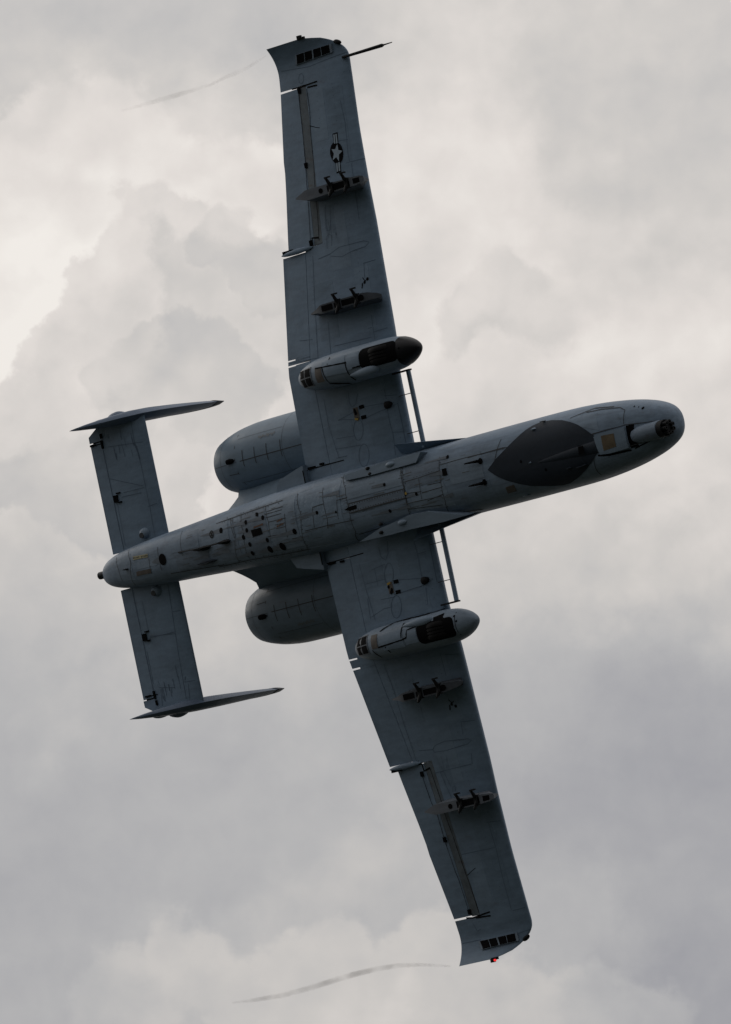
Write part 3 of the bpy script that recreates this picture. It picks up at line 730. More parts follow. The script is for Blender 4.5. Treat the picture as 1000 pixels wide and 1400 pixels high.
# rust-tinged scuffs behind the central port
mm = M()
for (a, b) in (((-3.02, -.085), (-2.72, -.1)), ((-2.32, .02), (-2.1, -.01)), ((-2.3, -.07), (-2.12, -.1))):
    mm.ribbon([a, b], .03, fus_low, .0105, jitter=.8)
obj('rust_scuffs', mm, flat('rust_streak', (.13, .075, .055), .8), fuselage, stuff=True)
mm = M()
for sx in FUS_SEAMS:
    mm.ribbon(sx, .013, fus_low, .0065, jitter=.2)
obj('panel_seams', mm, 'seam', fuselage, stuff=True)
mm = M()
for i, sx in enumerate(FUS_SEAMS):
    if i in (0, 1, 2, 3, 4, 13, 14, 15, 16, 37):
        for a, b in zip(sx, sx[1:]):
            a, b = Vector(a), Vector(b)
            L_ = (b - a).length
            k = max(1, int(L_ / .075))
            nrm = Vector((-(b - a).y, (b - a).x)).normalized()
            for j in range(k):
                p = a.lerp(b, (j + .5) / k) + nrm * random.choice((-.03, .03))
                if random.random() < .75:
                    mm.disc(p.x, p.y, random.uniform(.008, .014), fus_low, .0075, 5)
obj('fasteners', mm, 'seam', fuselage, stuff=True)
# grime blown aft from ports and joints
mm = M()
for x, y, r_ in HOLES + [(2.49, -.15, .06), (-2.95, .02, .14), (3.4, -.17, .05), (3.4, .23, .05), (1.4, .3, .05), (-.4, -.3, .06), (2.6, .3, .05), (-1.7, .35, .05), (-3.9, .2, .06), (6.0, .42, .04), (-4.6, .2, .05)]:
    L_ = random.uniform(.25, .75)
    if 3.3 < x < 6.8:
        continue
    n_ = 6
    vs_ = []
    for k in range(n_ + 1):
        u = k / n_
        w_ = r_ * random.uniform(.55, .8) * (1 - u) ** .8 + .004
        for q in (-1, 1):
            vs_.append(M.on(fus_low, x - r_ * .5 - L_ * u, y + q * w_ + random.uniform(-.006, .006), .0085))
    mm.add(vs_, [(2 * k, 2 * k + 1, 2 * k + 3, 2 * k + 2) for k in range(n_)])
obj('grime_streaks', mm, paint('grimy_paint', (.135, .162, .198), .6, .7, (1, 8, 8), .1, .4), fuselage, stuff=True)
# fine lengthwise wear lines on the aft belly
mm = M()
for k in range(70):
    xa = random.uniform(-5.6, 3.4)
    ya = random.uniform(-.42, .42) * (1 if xa > -3 else .75)
    mm.ribbon([(xa, ya), (xa + random.uniform(.08, .45), ya + random.uniform(-.01, .01))], random.uniform(.006, .014), fus_low, .0068, jitter=1)
obj('wear_scratches', mm, flat('scuffed_paint', (.11, .12, .13), .7), fuselage, stuff=True)

def blade(x0, x1, y, h, th=.03, name='blade_antenna', surf=fus_low, rake=.35, mat='fairing', par=None):
    mm_ = M()
    z0 = surf((x0 + x1) / 2, y)
    L_ = x1 - x0
    sec = lambda xa, xb, z, q: [(xb, y, z), (xb - (xb - xa) * .3, y + q, z), (xa + (xb - xa) * .2, y + q * .7, z), (xa, y, z), (xa + (xb - xa) * .2, y - q * .7, z), (xb - (xb - xa) * .3, y - q, z)]
    mm_.loft([sec(x0, x1, z0 + .05, th), sec(x0 + L_ * rake * .15, x1 - L_ * rake * .6, z0 - h * .6, th * .8), sec(x0 + L_ * rake * .3, x1 - L_ * rake, z0 - h, th * .45)])
    return obj(name, mm_, mat, par or fuselage)

blade(-4.92, -4.42, .04, .16, .05, mat='blackpaint')
blade(-4.12, -3.78, .035, .15, .05, mat='blackpaint')
blade(-5.02, -4.3, .315, .10, .035, mat='dark')
mm = M()
mm.tube([(-5.55, -.02, fus_low(-5.55, 0) - .01), (-4.7, .03, fus_low(-4.7, 0) - .15), (-3.95, .035, fus_low(-3.95, 0) - .14)], .014, 6)
obj('antenna_wire', mm, 'blackpaint', fuselage)
blade(-7.36, -7.24, .02, .10, .02, mat='blackpaint')
for xa, ya in ((3.36, -.172), (3.35, .231)):
    mm = M()
    mm.disc(xa + .12, ya, .06, fus_low, .0095, 14)
    mm.tube([M.on(fus_low, xa + .12, ya, .0), M.on(fus_low, xa + .1, ya, .09)], .03, 8)
    mm.tube([M.on(fus_low, xa + .1, ya, .085), M.on(fus_low, xa - .22, ya - .01, .10)], [.028, .012], 8)
    obj('drain_mast', mm, 'black', fuselage)
for xa, xb, ya in ((5.6, 5.76, .385), (5.83, 6.05, .41), (6.0, 6.14, .40)):
    blade(xa, xb, ya, .06, .022, mat='dark')
blade(4.86, 4.99, -.50, .06, .03)
blade(4.2, 4.27, .66, .16, .012, rake=.2)
blade(5.10, 5.16, -.60, .12, .012, rake=.2, mat='blackpaint')
blade(4.75, 4.8, .1, .05, .02)
mm = M()
for xa, ya, ra in ((7.60, -.36, .022), (7.40, -.43, .012), (7.75, .20, .016), (7.5, -.40, .01)):
    mm.disc(xa, ya, ra, fus_low, .006, 8, sx=1.3)
obj('nose_vents', mm, 'black', fuselage, stuff=True)

# tail pipe and lamp at the very end
mm = M()
c = Vector((-8.36, -.02, .42))
d = Vector((-1, 0, -.1)).normalized()
mm.loft([[(c + d * a + Vector((0, r * math.cos(q), r * math.sin(q)))) for q in [2 * math.pi * k / 16 for k in range(16)]] for a, r in ((-.12, .075), (.11, .075), (.11, .05), (0.0, .048))])
obj('tail_pipe', mm, 'metal', air)

# wing root fairings: raised skirts along the belly edges, and leading edge strakes
for s in (-1, 1):
    mm = M()
    poly = RFAIR_R if s < 0 else RFAIR_L
    mm.fan(refine(poly, .07), lambda x, y: min(-.535 + .14 * (abs(y) - .46), fus_low(x, y)), .006, 4, .2)
    rf = obj('root_fairing', mm, 'fairing', air, 60)
    for xa, ya in ((1.05, .56), (.43, .60 if s < 0 else .64), (.47, .49)):
        mm = M()
        big = xa > 1
        cpt = Vector((xa, s * ya, -.52))
        rr = []
        for i in range(6):
            a = math.pi / 2 * i / 5
            rr.append([(cpt.x + (.13 if big else .06) * math.cos(a) * math.cos(q), cpt.y + (.055 if big else .035) * math.cos(a) * math.sin(q), cpt.z - (.05 if big else .03) * math.sin(a)) for q in [2 * math.pi * k / 14 for k in range(14)]])
        mm.loft(rr)
        obj('fairing_blister', mm, 'fairing' if big else 'blackpaint', rf)
    mm = M()
    A = [(1.0, .60, -.02), (1.8, .66, .02), (2.55, .70, .10)]
    B = [(1.0, .93, -.27), (1.8, .83, -.20), (2.62, .715, -.02)]
    rr = []
    for (a, b) in zip(A, B):
        rr.append([(a[0], s * a[1], a[2]), (b[0], s * b[1], b[2]), (b[0], s * (b[1] + .004), b[2] + .03), (a[0], s * a[1], a[2] + .16)])
    mm.loft(rr)
    obj('wing_root_strake', mm, 'wing', air)
    # trailing fillet
    mm = M()
    P3 = [(-1.73, s * .45), (-1.73, s * 1.02), (-2.45, s * .86), (-2.75, s * .4)]
    mm.extrude(P3, -.10, .05)
    obj('trailing_fillet', mm, 'fairing', air)

# ------------------------------------------------------------------ wings
def airfoil(y, xa, xb, n=16, up=1.2):
    """closed ring of the wing section at span y between x = xa (front) and xb (rear)"""
    a = abs(y)
    le = tab(LEt, a)
    te = tab([(0, -1.72), (2.75, -1.69), (4.98, -1.46), (5.4, -1.24), (8.06, -.985), (9, -.965)], a)
    lo, hi = [], []
    for k in range(n + 1):
        x = xa + (xb - xa) * (1 - math.cos(math.pi / 2 * k / n))
        lo.append((x, y, wing_low(x, y)))
        hi.append((x, y, wing_low(x, y, up) + .003))
    return lo + hi[::-1]


def span(s, y0, y1, fa, fb, n):
    mm_ = M()
    mm_.loft([airfoil(s * (y0 + (y1 - y0) * k / n), fa(y0 + (y1 - y0) * k / n), fb(y0 + (y1 - y0) * k / n)) for k in range(n + 1)])
    return mm_


for s in (-1, 1):
    LEF = lambda y: tab(LEt, y)
    hin = lambda y: tab([(0, -1.0), (2.9, -.95), (4.96, -.74)], y)
    teF = lambda y: tab([(0, -1.75), (.95, -1.75), (2.75, -1.69), (4.99, -1.46)], y)
    mm = span(s, .45, 5.03, LEF, lambda y: hin(y), 26)
    mm.loft([airfoil(s * (5.03 + (8.10 - 5.03) * k / 18), LEF(5.03 + (8.10 - 5.03) * k / 18), -.20) for k in range(19)])
    wing = obj('wing', mm, 'wing', air, 30)
    # inner trailing strip beside the fuselage, flap panels, gap piece behind the pod
    wl = lambda x, y: wing_low(x, y)
    obj('wing_root_panel', span(s, .45, .90, lambda y: hin(y) - .006, teF, 3), 'wing', wing)
    fl = obj('flap', span(s, .925, 2.80 if s > 0 else 2.90, lambda y: hin(y) - .012, teF, 10), 'wing', air)
    obj('flap_filler', span(s, 2.83 if s > 0 else 2.93, 2.985 if s > 0 else 3.005, lambda y: hin(y) - .012, lambda y: teF(y), 2), 'wing', wing)
    obj('flap', span(s, 3.02 if s > 0 else 3.03, 4.965, lambda y: hin(y) - .012, teF, 10), 'wing', air)
    for ya, yb in ((2.80 if s > 0 else 2.90, 2.84), (2.985, 3.03)):
        ya, yb = min(ya, yb) - .01, max(ya, yb) + .01
        obj('flap_seal', span(s, ya, yb, lambda y: hin(y) - .014, lambda y: -1.42, 1), 'wing', wing)
    ail = obj('aileron', span(s, 5.05, 8.06, lambda y: -.45, lambda y: tab([(0, -1.27), (5.1, -1.275), (6.2, -1.15), (6.56, -1.12), (6.57, -1.145), (8.06, -.99)], y), 14), 'wing', air)
    obj('hinge_cove', span(s, 5.04, 8.08, lambda y: -.203, lambda y: -.44, 10), 'hinge', wing)
    # flap track fairing at the flap/aileron joint
    mm = M()
    zt_ = lambda x: wing_low(x, s * 5.0)
    rr = []
    for x, w_, h in ((-.5, .012, .0), (-.62, .04, .03), (-.95, .055, .07), (-1.22, .045, .07), (-1.36, .03, .04), (-1.43, .012, .02)):
        zc_ = zt_(max(x, -1.2)) - .01
        rr.append([(x, s * 5.02 + w_ * math.cos(q), zc_ - h * .5 + (h * .5 + .01) * math.sin(q)) for q in [2 * math.pi * k / 10 for k in range(10)]])
    mm.loft(rr)
    tf = obj('flap_track_fairing', mm, 'wing', wing)
    mm = M()
    mm.box((-1.24, s * 5.065, wz(5) - .06), (.26, .05, .05))
    obj('track_bracket', mm, 'black', wing)
    mm = M()
    mm.ribbon([(-.56, s * 4.99), (-.68, s * 5.03), (-.50, s * 5.05), (-.50, s * 5.19), (-.30, s * 5.16)], .035, wl, .006)
    obj('hinge_arm', mm, 'black', wing, stuff=True)
    # drooped tip
    tip = obj('wing_tip', span(s, 8.10, 8.955, LEF, lambda y: tab(TEt, y), 20), 'wing', air, 40)
    # replaced and touched-up skin panels, a shade off the rest
    for (xa, xb, y0_, y1_, mt) in ((.62, 1.0, 3.15, 4.4, 'wing2'), (-.55, .0, 3.2, 4.3, 'wing3'), (.0, .55, 4.45, 5.55, 'wing2'), (.35, .85, 6.2, 7.9, 'wing3'), (-.1, .3, 6.95, 7.95, 'wing2'), (-.85, -.1, 1.1, 1.6, 'wing3'), (.25, .95, 1.95, 2.3, 'wing2'), (-.55, -.1, 1.75, 2.25, 'wing2'), (.35, .9, 1.0, 1.5, 'wing3'), (-.05, .25, 5.0, 5.7, 'wing3')):
        mm = M()
        k_ = (tab(LEt, y1_) - tab(LEt, y0_)) * .6
        mm.fan(refine([(xa, s * y0_), (xb, s * y0_), (xb + k_, s * y1_), (xa + k_ * .5, s * y1_)], .12), wl, .002, 4, .003)
        obj('skin_panel', mm, mt, wing)
    # seams
    mm = M()
    for sx in (WINGR_SEAMS if s < 0 else WINGL_SEAMS):
        mm.ribbon(sx, .011, wl, .004, jitter=.15)
    obj('panel_seams', mm, 'wseam', wing, stuff=True)
    mm = M()
    for (xa, ya, xb, yb) in ((.86, .95, .86, 2.2), (1.06, 1.0, 1.06, 2.1), (.62, 5.2, .55, 8.0), (.80, 3.2, .70, 5.0), (-.70, 3.1, -.60, 4.9), (.1, 6.1, .1, 8.0)):
        k = int(abs(yb - ya) / .08)
        for j in range(k):
            if random.random() < .6:
                u = (j + .5) / k
                mm.disc(xa + (xb - xa) * u, s * (ya + (yb - ya) * u), .009, wl, .0045, 5)
    obj('fasteners', mm, 'wseam', wing, stuff=True)
    # hinge-line dark joints in front of and behind the cove
    mm = M()
    for hl in (HINGE_R if s < 0 else HINGE_L):
        mm.ribbon(hl, .012, wl, .006, jitter=.6)
    hl = (HINGE_R if s < 0 else HINGE_L)[0]
    for q in (0, len(hl) // 2, len(hl) - 1):
        mm.box(M.on(wl, hl[q][0] + .02, hl[q][1] + s * -.05, .01), (.07, .10, .04))
    mm.ribbon([(-.205, s * 7.30), (-.05, s * 7.24), (.08, s * 7.2)], .012, wl, .005)
    obj('hinge_joint', mm, 'black', wing, stuff=True)
    ts = TIPSEAM_R if s < 0 else TIPSEAM_L
    mm = M()
    mm.ribbon([(-.62, s * 8.085), ts[1], ts[2]], .028, wl, .006)
    mm.ribbon([ts[3], ts[4]], .03, wl, .006)
    obj('aileron_end_slot', mm, 'black', wing, stuff=True)
    # flap root joint
    mm = M()
    mm.ribbon([(-1.75, s * .912), (-1.2, s * .912), (-.55, s * .905)], .02, wl, .004)
    mm.box(M.on(wl, -1.55, s * .93, .01), (.22, .05, .03))
    mm.box(M.on(wl, -1.22, s * .95, .01), (.12, .04, .03))
    mm.ribbon([(-1.74, s * .55), (-1.74, s * .92)], .03, lambda x, y: -.104, .004)
    obj('flap_root_joint', mm, 'black', wing, stuff=True)
    # chaff and flare boxes in the tip: four cells in a raised tray
    G = GRILLE_R if s < 0 else GRILLE_L
    if s > 0:
        G = [G[0], G[1], G[2], G[3]]
    mm = M()
    low2 = lambda x, y: wing_low(x, y)
    c4 = [Vector(p) for p in G]
    cen = sum(c4, Vector((0, 0))) / 4
    big = [tuple(cen + (p - cen) * 1.09) for p in c4]
    mm.fan(refine(big, .1), low2, .028, 3, .05)
    tray = obj('dispenser_tray', mm, 'pod', tip)
    for k in range(4):
        u0, u1 = k / 4 + .012 + (.012 if k == 2 else 0), (k + 1) / 4 - .012 - (.012 if k == 1 else 0)
        q = [c4[0].lerp(c4[1], u0), c4[0].lerp(c4[1], u1), c4[3].lerp(c4[2], u1), c4[3].lerp(c4[2], u0)]
        mm = M()
        mm.fan(refine([tuple(p) for p in q], .08), low2, .033, 2, .01)
        obj('dispenser_cell', mm, 'black', tip)
    # ovals and small open fixtures left by removed pylons
    for key, w_ in (('r' if s < 0 else 'l', 0),):
        x, y = FIX[key]
        mm = M()
        mm.disc(x, y, .03, wl, .006, 8)
        mm.disc(x + .08, y + .05 * s, .032, wl, .006, 8)
        mm.ribbon([(x - .04, y - .10), (x + .02, y - .02), (x + .07, y - .05)], .018, wl, .007)
        mm.ribbon([(x - .08, y + .1), (x - .05, y)], .025, wl, .0085)
        obj('rack_socket', mm, 'black', wing, stuff=True)
    x, y = FIX['ir' if s < 0 else 'il']
    mm = M()
    mm.fan(refine([(x - .12, y - .12), (x + .02, y - .12), (x + .02, y + .1), (x - .12, y + .1)], .08), wl, .006, 2)
    for k in range(4):
        mm.disc(x + random.uniform(-.1, .0), y + random.uniform(-.12, .12), .035, wl, .009 + .001 * k, 7, mi=1)
    for q in (-1, 1):
        mm.fan(refine([(x + .06, y + q * .10 - .035), (x + .2, y + q * .10 - .035), (x + .2, y + q * .10 + .035), (x + .06, y + q * .10 + .035)], .08), wl, .0065, 2, mi=1)
    mm.ribbon([(x - .12, y + .09 * s * -1), (x - .02, y + .11 * s * -1)], .04, wl, .014, mi=2)
    obj('fuel_fitting', mm, ['tan', 'black', 'amber'], wing, stuff=True)
    x, y = FIX['nr' if s < 0 else 'nl']
    mm = M()
    cpt = M.on(wl, x, y, 0)
    mm.loft([[(cpt.x + k_ * (.05 + .1 * (math.cos(q) > 0)) * math.cos(q), cpt.y + .075 * k_ * math.sin(q), cpt.z - h) for q in [2 * math.pi * j / 12 for j in range(12)]] for k_, h in ((1, -.02), (.9, .03), (.5, .05))])
    obj('pylon_socket_cover', mm, 'blackpaint', wing)
    # slat ahead of the inner leading edge, held on thin brackets
    rr = []
    for k in range(9):
        y = .74 + (2.22 - .74) * k / 8
        rr.append([(1.66, s * y, -.145), (1.67, s * y, -.11), (1.62, s * y, -.04), (1.56, s * y, -.02), (1.545, s * y, -.05), (1.57, s * y, -.12), (1.62, s * y, -.155)])
    mm = M()
    mm.loft(rr)
    slat = obj('leading_edge_slat', mm, 'wing', air, 50)
    for y in (1.07, 1.80):
        mm = M()
        mm.box((1.40, s * y, -.08), (.36, .014, .03))
        obj('slat_bracket', mm, 'metal', slat)
    mm = M()
    mm.box((1.44, s * 2.235, -.10), (.46, .03, .09))
    obj('slat_end_bracket', mm, 'blackpaint', slat)
    # tip lamps
    mm = M()
    mm.box((-.02 if s < 0 else -.03, s * 8.985, wz(8.93) - .02), (.09, .07, .06))
    mm.box((.02, s * 8.955, wz(8.93) - .01), (.16, .05, .05))
    nl = obj('navigation_light', mm, 'blackpaint', tip)
    if s > 0:
        mm = M()
        rr = [[(.035 + .035 * math.sin(a), 8.985 + .026 * math.cos(a) * math.cos(q), wz(8.93) - .03 + .026 * math.cos(a) * math.sin(q)) for q in [2 * math.pi * j / 10 for j in range(10)]] for a in [-1.5, -.8, 0, .8, 1.5]]
        mm.loft(rr)
        obj('red_lamp', mm, 'red', tip, label='glowing red lamp on the lower wing tip')
    mm = M()
    rr = [[(.84 + .10 * math.sin(a) , s * (8.70 - .03 * math.sin(a)) + .05 * math.cos(a) * math.cos(q), wz(8.7) - .015 + .04 * math.cos(a) * math.sin(q)) for q in [2 * math.pi * j / 12 for j in range(12)]] for a in [-1.5, -1, -.5, 0, .5, 1, 1.5]]
    mm.loft(rr)
    obj('tip_strobe', mm, 'blackpaint', tip)

    if s < 0:
        # national insignia: dark disc with a grey star and two split bars
        mm = M()
        for bpoly in INS_BARS:
            mm.fan(refine(bpoly, .05), wl, .005, 3, 0, 0)
        mm.fan(INS_RING[:-1], wl, .0075, 4, 0, 0)
        st = []
        for i in range(10):
            a, b = INS_STAR[i], INS_STAR[(i + 1) % 10]
            st += [a, ((a[0] + b[0]) / 2, (a[1] + b[1]) / 2)]
        mm.fan(st, wl, .011, 4, 0, 1)
        for gpoly in INS_GAPS:
            mm.fan(refine(gpoly, .06), wl, .009, 2, 0, 1)
        obj('star_insignia', mm, ['black', 'star'], wing)
        mm = M()
        mm.tube([(.9, -8.385, .62), (1.2, -8.38, .60), (2.02, -8.375, .60), (2.08, -8.375, .60), (2.30, -8.375, .60)], [.026, .028, .036, .015, .009], 12)
        obj('pitot_probe', mm, 'blackpaint', tip)

    # ---------------------------------------------------------- store pylons
    for (yc, outer) in ((3.71, False), (5.91, True)):
        yy = s * yc
        zb0 = wz(yc)
        hb = zb0 - .5
        ang = s * math.atan(T7) if yc > YB else 0
        prof = []            # x, half width, z bottom
        if outer:
            prof = [(1.64, .012, .14), (1.52, .05, -.02), (1.40, .075, -.06), (1.2, .085, -.06), (.7, .09, -.06), (.35, .095, -.06), (.0, .10, -.05), (-.12, .095, -.045), (-.30, .04, -.02), (-.40, .01, .0)]
        else:
            prof = [(1.62, .012, .18), (1.5, .05, .12), (1.25, .075, -.02), (1.1, .085, -.06), (.7, .085, -.06), (.35, .085, -.06), (.0, .085, -.05), (-.08, .08, -.04), (-.20, .035, .02), (-.36, .012, .12)]
        rr = []
        for x, hw, dz in prof:
            zb = hb + .06 + dz
            x -= (dz + .06) * 1.0
            ztop = wing_low(x, yy) + .06
            ztop = max(ztop, zb + .02)
            sh = (zb - zb0) * -math.sin(ang)
            xt_ = min(x, tab(LEt, yc) - .12)
            ztop = max(wing_low(xt_, yy) + .03, zb + .01)
            rr.append([(x, yy + sh - hw, zb), (x, yy + sh + hw, zb), (xt_, yy + hw, ztop), (xt_, yy - hw, ztop)])
        mm = M()
        mm.loft(rr)
        pyl = obj('store_pylon', mm, 'pylon' if outer else 'pylon2', air, 25)
        sh = .5 * math.sin(ang)
        zf = hb - .004
        cav = []
        if outer:
            cav = [(.50, 1.12, .062, 'black')]
            mm = M()
            mm.fan(refine([(1.22, yy + sh - .05), (1.40, yy + sh - .045), (1.40, yy + sh + .045), (1.22, yy + sh + .05)], .04), lambda x, y: zf, .002, 2)
            obj('ejector_port', mm, 'black', pyl)
            mm = M()
            mm.fan([(.32 + .06 * math.cos(q), yy + sh + .05 * math.sin(q)) for q in [2 * math.pi * k / 12 for k in range(12)]], lambda x, y: zf, .002, 2)
            obj('ejector_port', mm, 'black', pyl)
        else:
            cav = [(-.04, .26, .055, 'black'), (.31, .44, .05, 'black'), (.52, .92, .055, 'black')]
            mm = M()
            mm.fan([(1.06 + .08 * math.cos(q), yy + sh + .06 * math.sin(q)) for q in [2 * math.pi * k / 12 for k in range(12)]], lambda x, y: zf, .002, 2)
            obj('ejector_port', mm, 'black', pyl)
        for xa, xb, hw, mt in cav:
            mm = M()
            mm.fan(refine([(xa, yy + sh - hw), (xb, yy + sh - hw), (xb, yy + sh + hw), (xa, yy + sh + hw)], .06), lambda x, y: zf, .002, 2)
            obj('rack_bay', mm, mt, pyl)
        bx = ((.62, 1.05) if outer else (.43, .95))
        for x in bx:
            # sway brace: cross arm under the rack with a bent foot and pad at each end
            mm = M()
            for q in (-1, 1):
                L_ = .175 if q < 0 else .14
                p0 = Vector((x, yy + sh, hb + .02))
                p1 = Vector((x - .01, yy + sh + q * .08, hb - .03))
                p2 = Vector((x - .02, yy + sh + q * L_, hb - .07))
                mm.tube([p0, p1, p2], [.045, .038, .026], 8)
                if q < 0:
                    mm.tube([p2, p2 + Vector((.0, -.015, -.02))], [.03, .03], 8)
                    mm.box(p2 + Vector((.05, -.028, -.02)), (.15, .03, .03))
                else:
                    mm.tube([p2, p2 + Vector((0, .02, -.02))], [.025, .02], 8)
            mm.box((x, yy + sh, hb + .0), (.10, .20, .07))
            obj('sway_brace', mm, 'blackpaint', pyl)

# ------------------------------------------------------------------ main gear pods
PODP = [(2.35, .015, -.42, -.35), (2.32, .07, -.47, -.30), (2.24, .14, -.535, -.24), (2.10, .215, -.61, -.16), (1.90, .28, -.67, -.08), (1.6, .32, -.71, .0), (1.0, .33, -.73, .02),
        (.2, .325, -.72, .04), (-.3, .31, -.67, .04), (-.6, .28, -.60, .03), (-.85, .23, -.50, .02), (-1.02, .17, -.40, 0), (-1.14, .10, -.30, -.02), (-1.20, .02, -.18, -.06)]
PD = catmull(PODP)


def pod(s, yc, data, capped):
    def sec(x):
        return [float(np.interp(x, PD[::-1, 0], PD[::-1, k])) for k in (1, 2, 3)]

    def low(x, y):
        w, zb, zt = sec(x)
        zc = (zb + zt) / 2
        q = min(abs(y - yc) / w, .995)
        return zc - (zc - zb) * (1 - q ** 2.3) ** (1 / 2.3)

    def ringat(x, w, zb, zt, g=0.0):
        zc = (zb + zt) / 2
        r = []
        for k in range(32):
            a = 2 * math.pi * k / 32
            ca, sa = math.cos(a), math.sin(a)
            r.append((x, yc + (w + g) * abs(ca) ** (2 / 2.3) * (1 if ca > 0 else -1), zc + ((zt - zb) / 2 + g) * abs(sa) ** (2 / 2.3) * (1 if sa > 0 else -1)))
        return r
    mm_ = M()
    mm_.loft([ringat(*p) for p in PD])
    root = obj('landing_gear_pod', mm_, 'pod', air, 50)
    if capped:
        mm_ = M()
        mm_.loft([ringat(p[0] + .003, p[1], p[2], p[3], .004) for p in PD if p[0] >= 1.91], (True, False))
        obj('nose_cap', mm_, 'nosecap', root, 50, label='glossy black nose cap of the upper gear pod')
    # wheel bay and half-exposed tyre
    wy = sum(p[1] for p in data['well']) / len(data['well'])
    x0, x1 = 1.02, 1.96
    hw = .19
    poly = []
    for (cx, cy, a0) in ((x1 - .12, wy + hw - .09, 0), (x0 + .12, wy + hw - .09, 90), (x0 + .12, wy - hw + .09, 180), (x1 - .12, wy - hw + .09, 270)):
        for k in range(5):
            a = math.radians(a0 + 22.5 * k)
            poly.append((cx + .12 * math.cos(a), cy + .09 * math.sin(a)))
    mm_ = M()
    mm_.fan(refine(poly, .05), low, .008, 8)
    obj('wheel_bay', mm_, 'black', root)
    mm_ = M()
    R_, hw2, cz = .43, .165, -.345
    prof_ = [(-hw2, .60), (-hw2, .88), (-hw2 * .86, .96), (-hw2 * .66, 1), (-.075, 1.0), (-.07, .965), (-.055, .965), (-.05, 1.005), (-.012, 1.005), (-.008, .97), (.008, .97), (.012, 1.005), (.05, 1.005), (.055, .965), (.07, .965), (.075, 1.0), (hw2 * .66, 1), (hw2 * .86, .96), (hw2, .88), (hw2, .60)]
    cx = (x0 + x1) / 2
    vs_, fs_ = [], []
    n_ = 44
    for k in range(n_):
        a = 2 * math.pi * k / n_
        for (dy, q) in prof_:
            vs_.append((cx + R_ * q * math.cos(a), wy + dy, cz + R_ * q * math.sin(a)))
    p_ = len(prof_)
    for k in range(n_):
        for j in range(p_ - 1):
            a, b = k * p_ + j, ((k + 1) % n_) * p_ + j
            fs_.append((a, b, b + 1, a + 1))
    mm_.add(vs_, fs_)
    obj('main_wheel', mm_, 'rubber', root, 30)
    # flare dispenser cells in the boat tail
    c4 = [Vector(p) for p in data['disp']]
    mm_ = M()
    cen = sum(c4, Vector((0, 0))) / 4
    mm_.fan(refine([tuple(cen + (p - cen) * 1.05) for p in c4], .08), low, .012, 3, .02)
    tr_ = obj('dispenser_frame', mm_, 'pylon', root)
    for i in range(2):
        for j in range(2):
            u0, u1, v0, v1 = i / 2 + .035, (i + 1) / 2 - .035, j / 2 + .035, (j + 1) / 2 - .035
            bi = lambda u, v: tuple(c4[0].lerp(c4[1], u).lerp(c4[3].lerp(c4[2], u), v))
            mm_ = M()
            mm_.fan(refine([bi(u0, v0), bi(u1, v0), bi(u1, v1), bi(u0, v1)], .07), low, .016, 2)
            obj('dispenser_cell', mm_, 'black', root)
    mm_ = M()
    mm_.fan(refine(data['brown'], .08), low, .008, 3)
    obj('heat_panel', mm_, 'tan', root)
    # doors
    ya, yb = wy - .17, wy + .17
    for poly_, mt in (([(-.06, wy - .15), (.62, wy - .17), (.62, wy + .16), (.02, wy + .13)], 'fairing'), ([(.66, wy - .17), (1.0, wy - .17), (1.0, wy + .13), (.66, wy + .13)], 'body2')):
        mm_ = M()
        mm_.fan(refine(poly_, .08), low, .007, 3, .01)
        obj('gear_door', mm_, mt, root)
    mm_ = M()
    for sx in data['seams']:
        mm_.ribbon(sx, .024, low, .0105, jitter=.6)
    mm_.ribbon([(1.99, yc - .22), (2.0, yc), (1.99, yc + .22)], .012, low, .004)
    mm_.disc(1.98, yc + .15 * -s, .02, low, .006, 8)
    mm_.disc(2.03, yc - .05, .02, low, .006, 8)
    obj('panel_seams', mm_, 'black', root, stuff=True)
    # teardrop blister on the inboard side
    by = yc - s * .20
    mm_ = M()
    rr_ = []
    for k in range(15):
        u = k / 14
        x = 1.45 - .85 * u
        r_ = .075 * (math.sin(math.pi * u ** .62) ** .8 if 0 < u < 1 else 0) + .002
        zc_ = low(x, by)
        rr_.append([(x, by + r_ * 1.25 * math.cos(q), zc_ + r_ * math.sin(q)) for q in [2 * math.pi * j / 14 for j in range(14)]])
    mm_.loft(rr_)
    obj('teardrop_blister', mm_, 'fairing', root, 60)
    if s > 0:
        mm_ = M()
        mm_.fan(refine([(1.46, by - .02), (1.72, by - .05), (1.74, by + .06), (1.5, by + .10)], .06), low, .0075, 2)
        obj('door_gap', mm_, 'black', root)


pod(-1, -2.575, POD_R, True)
pod(1, 2.675, POD_L, False)

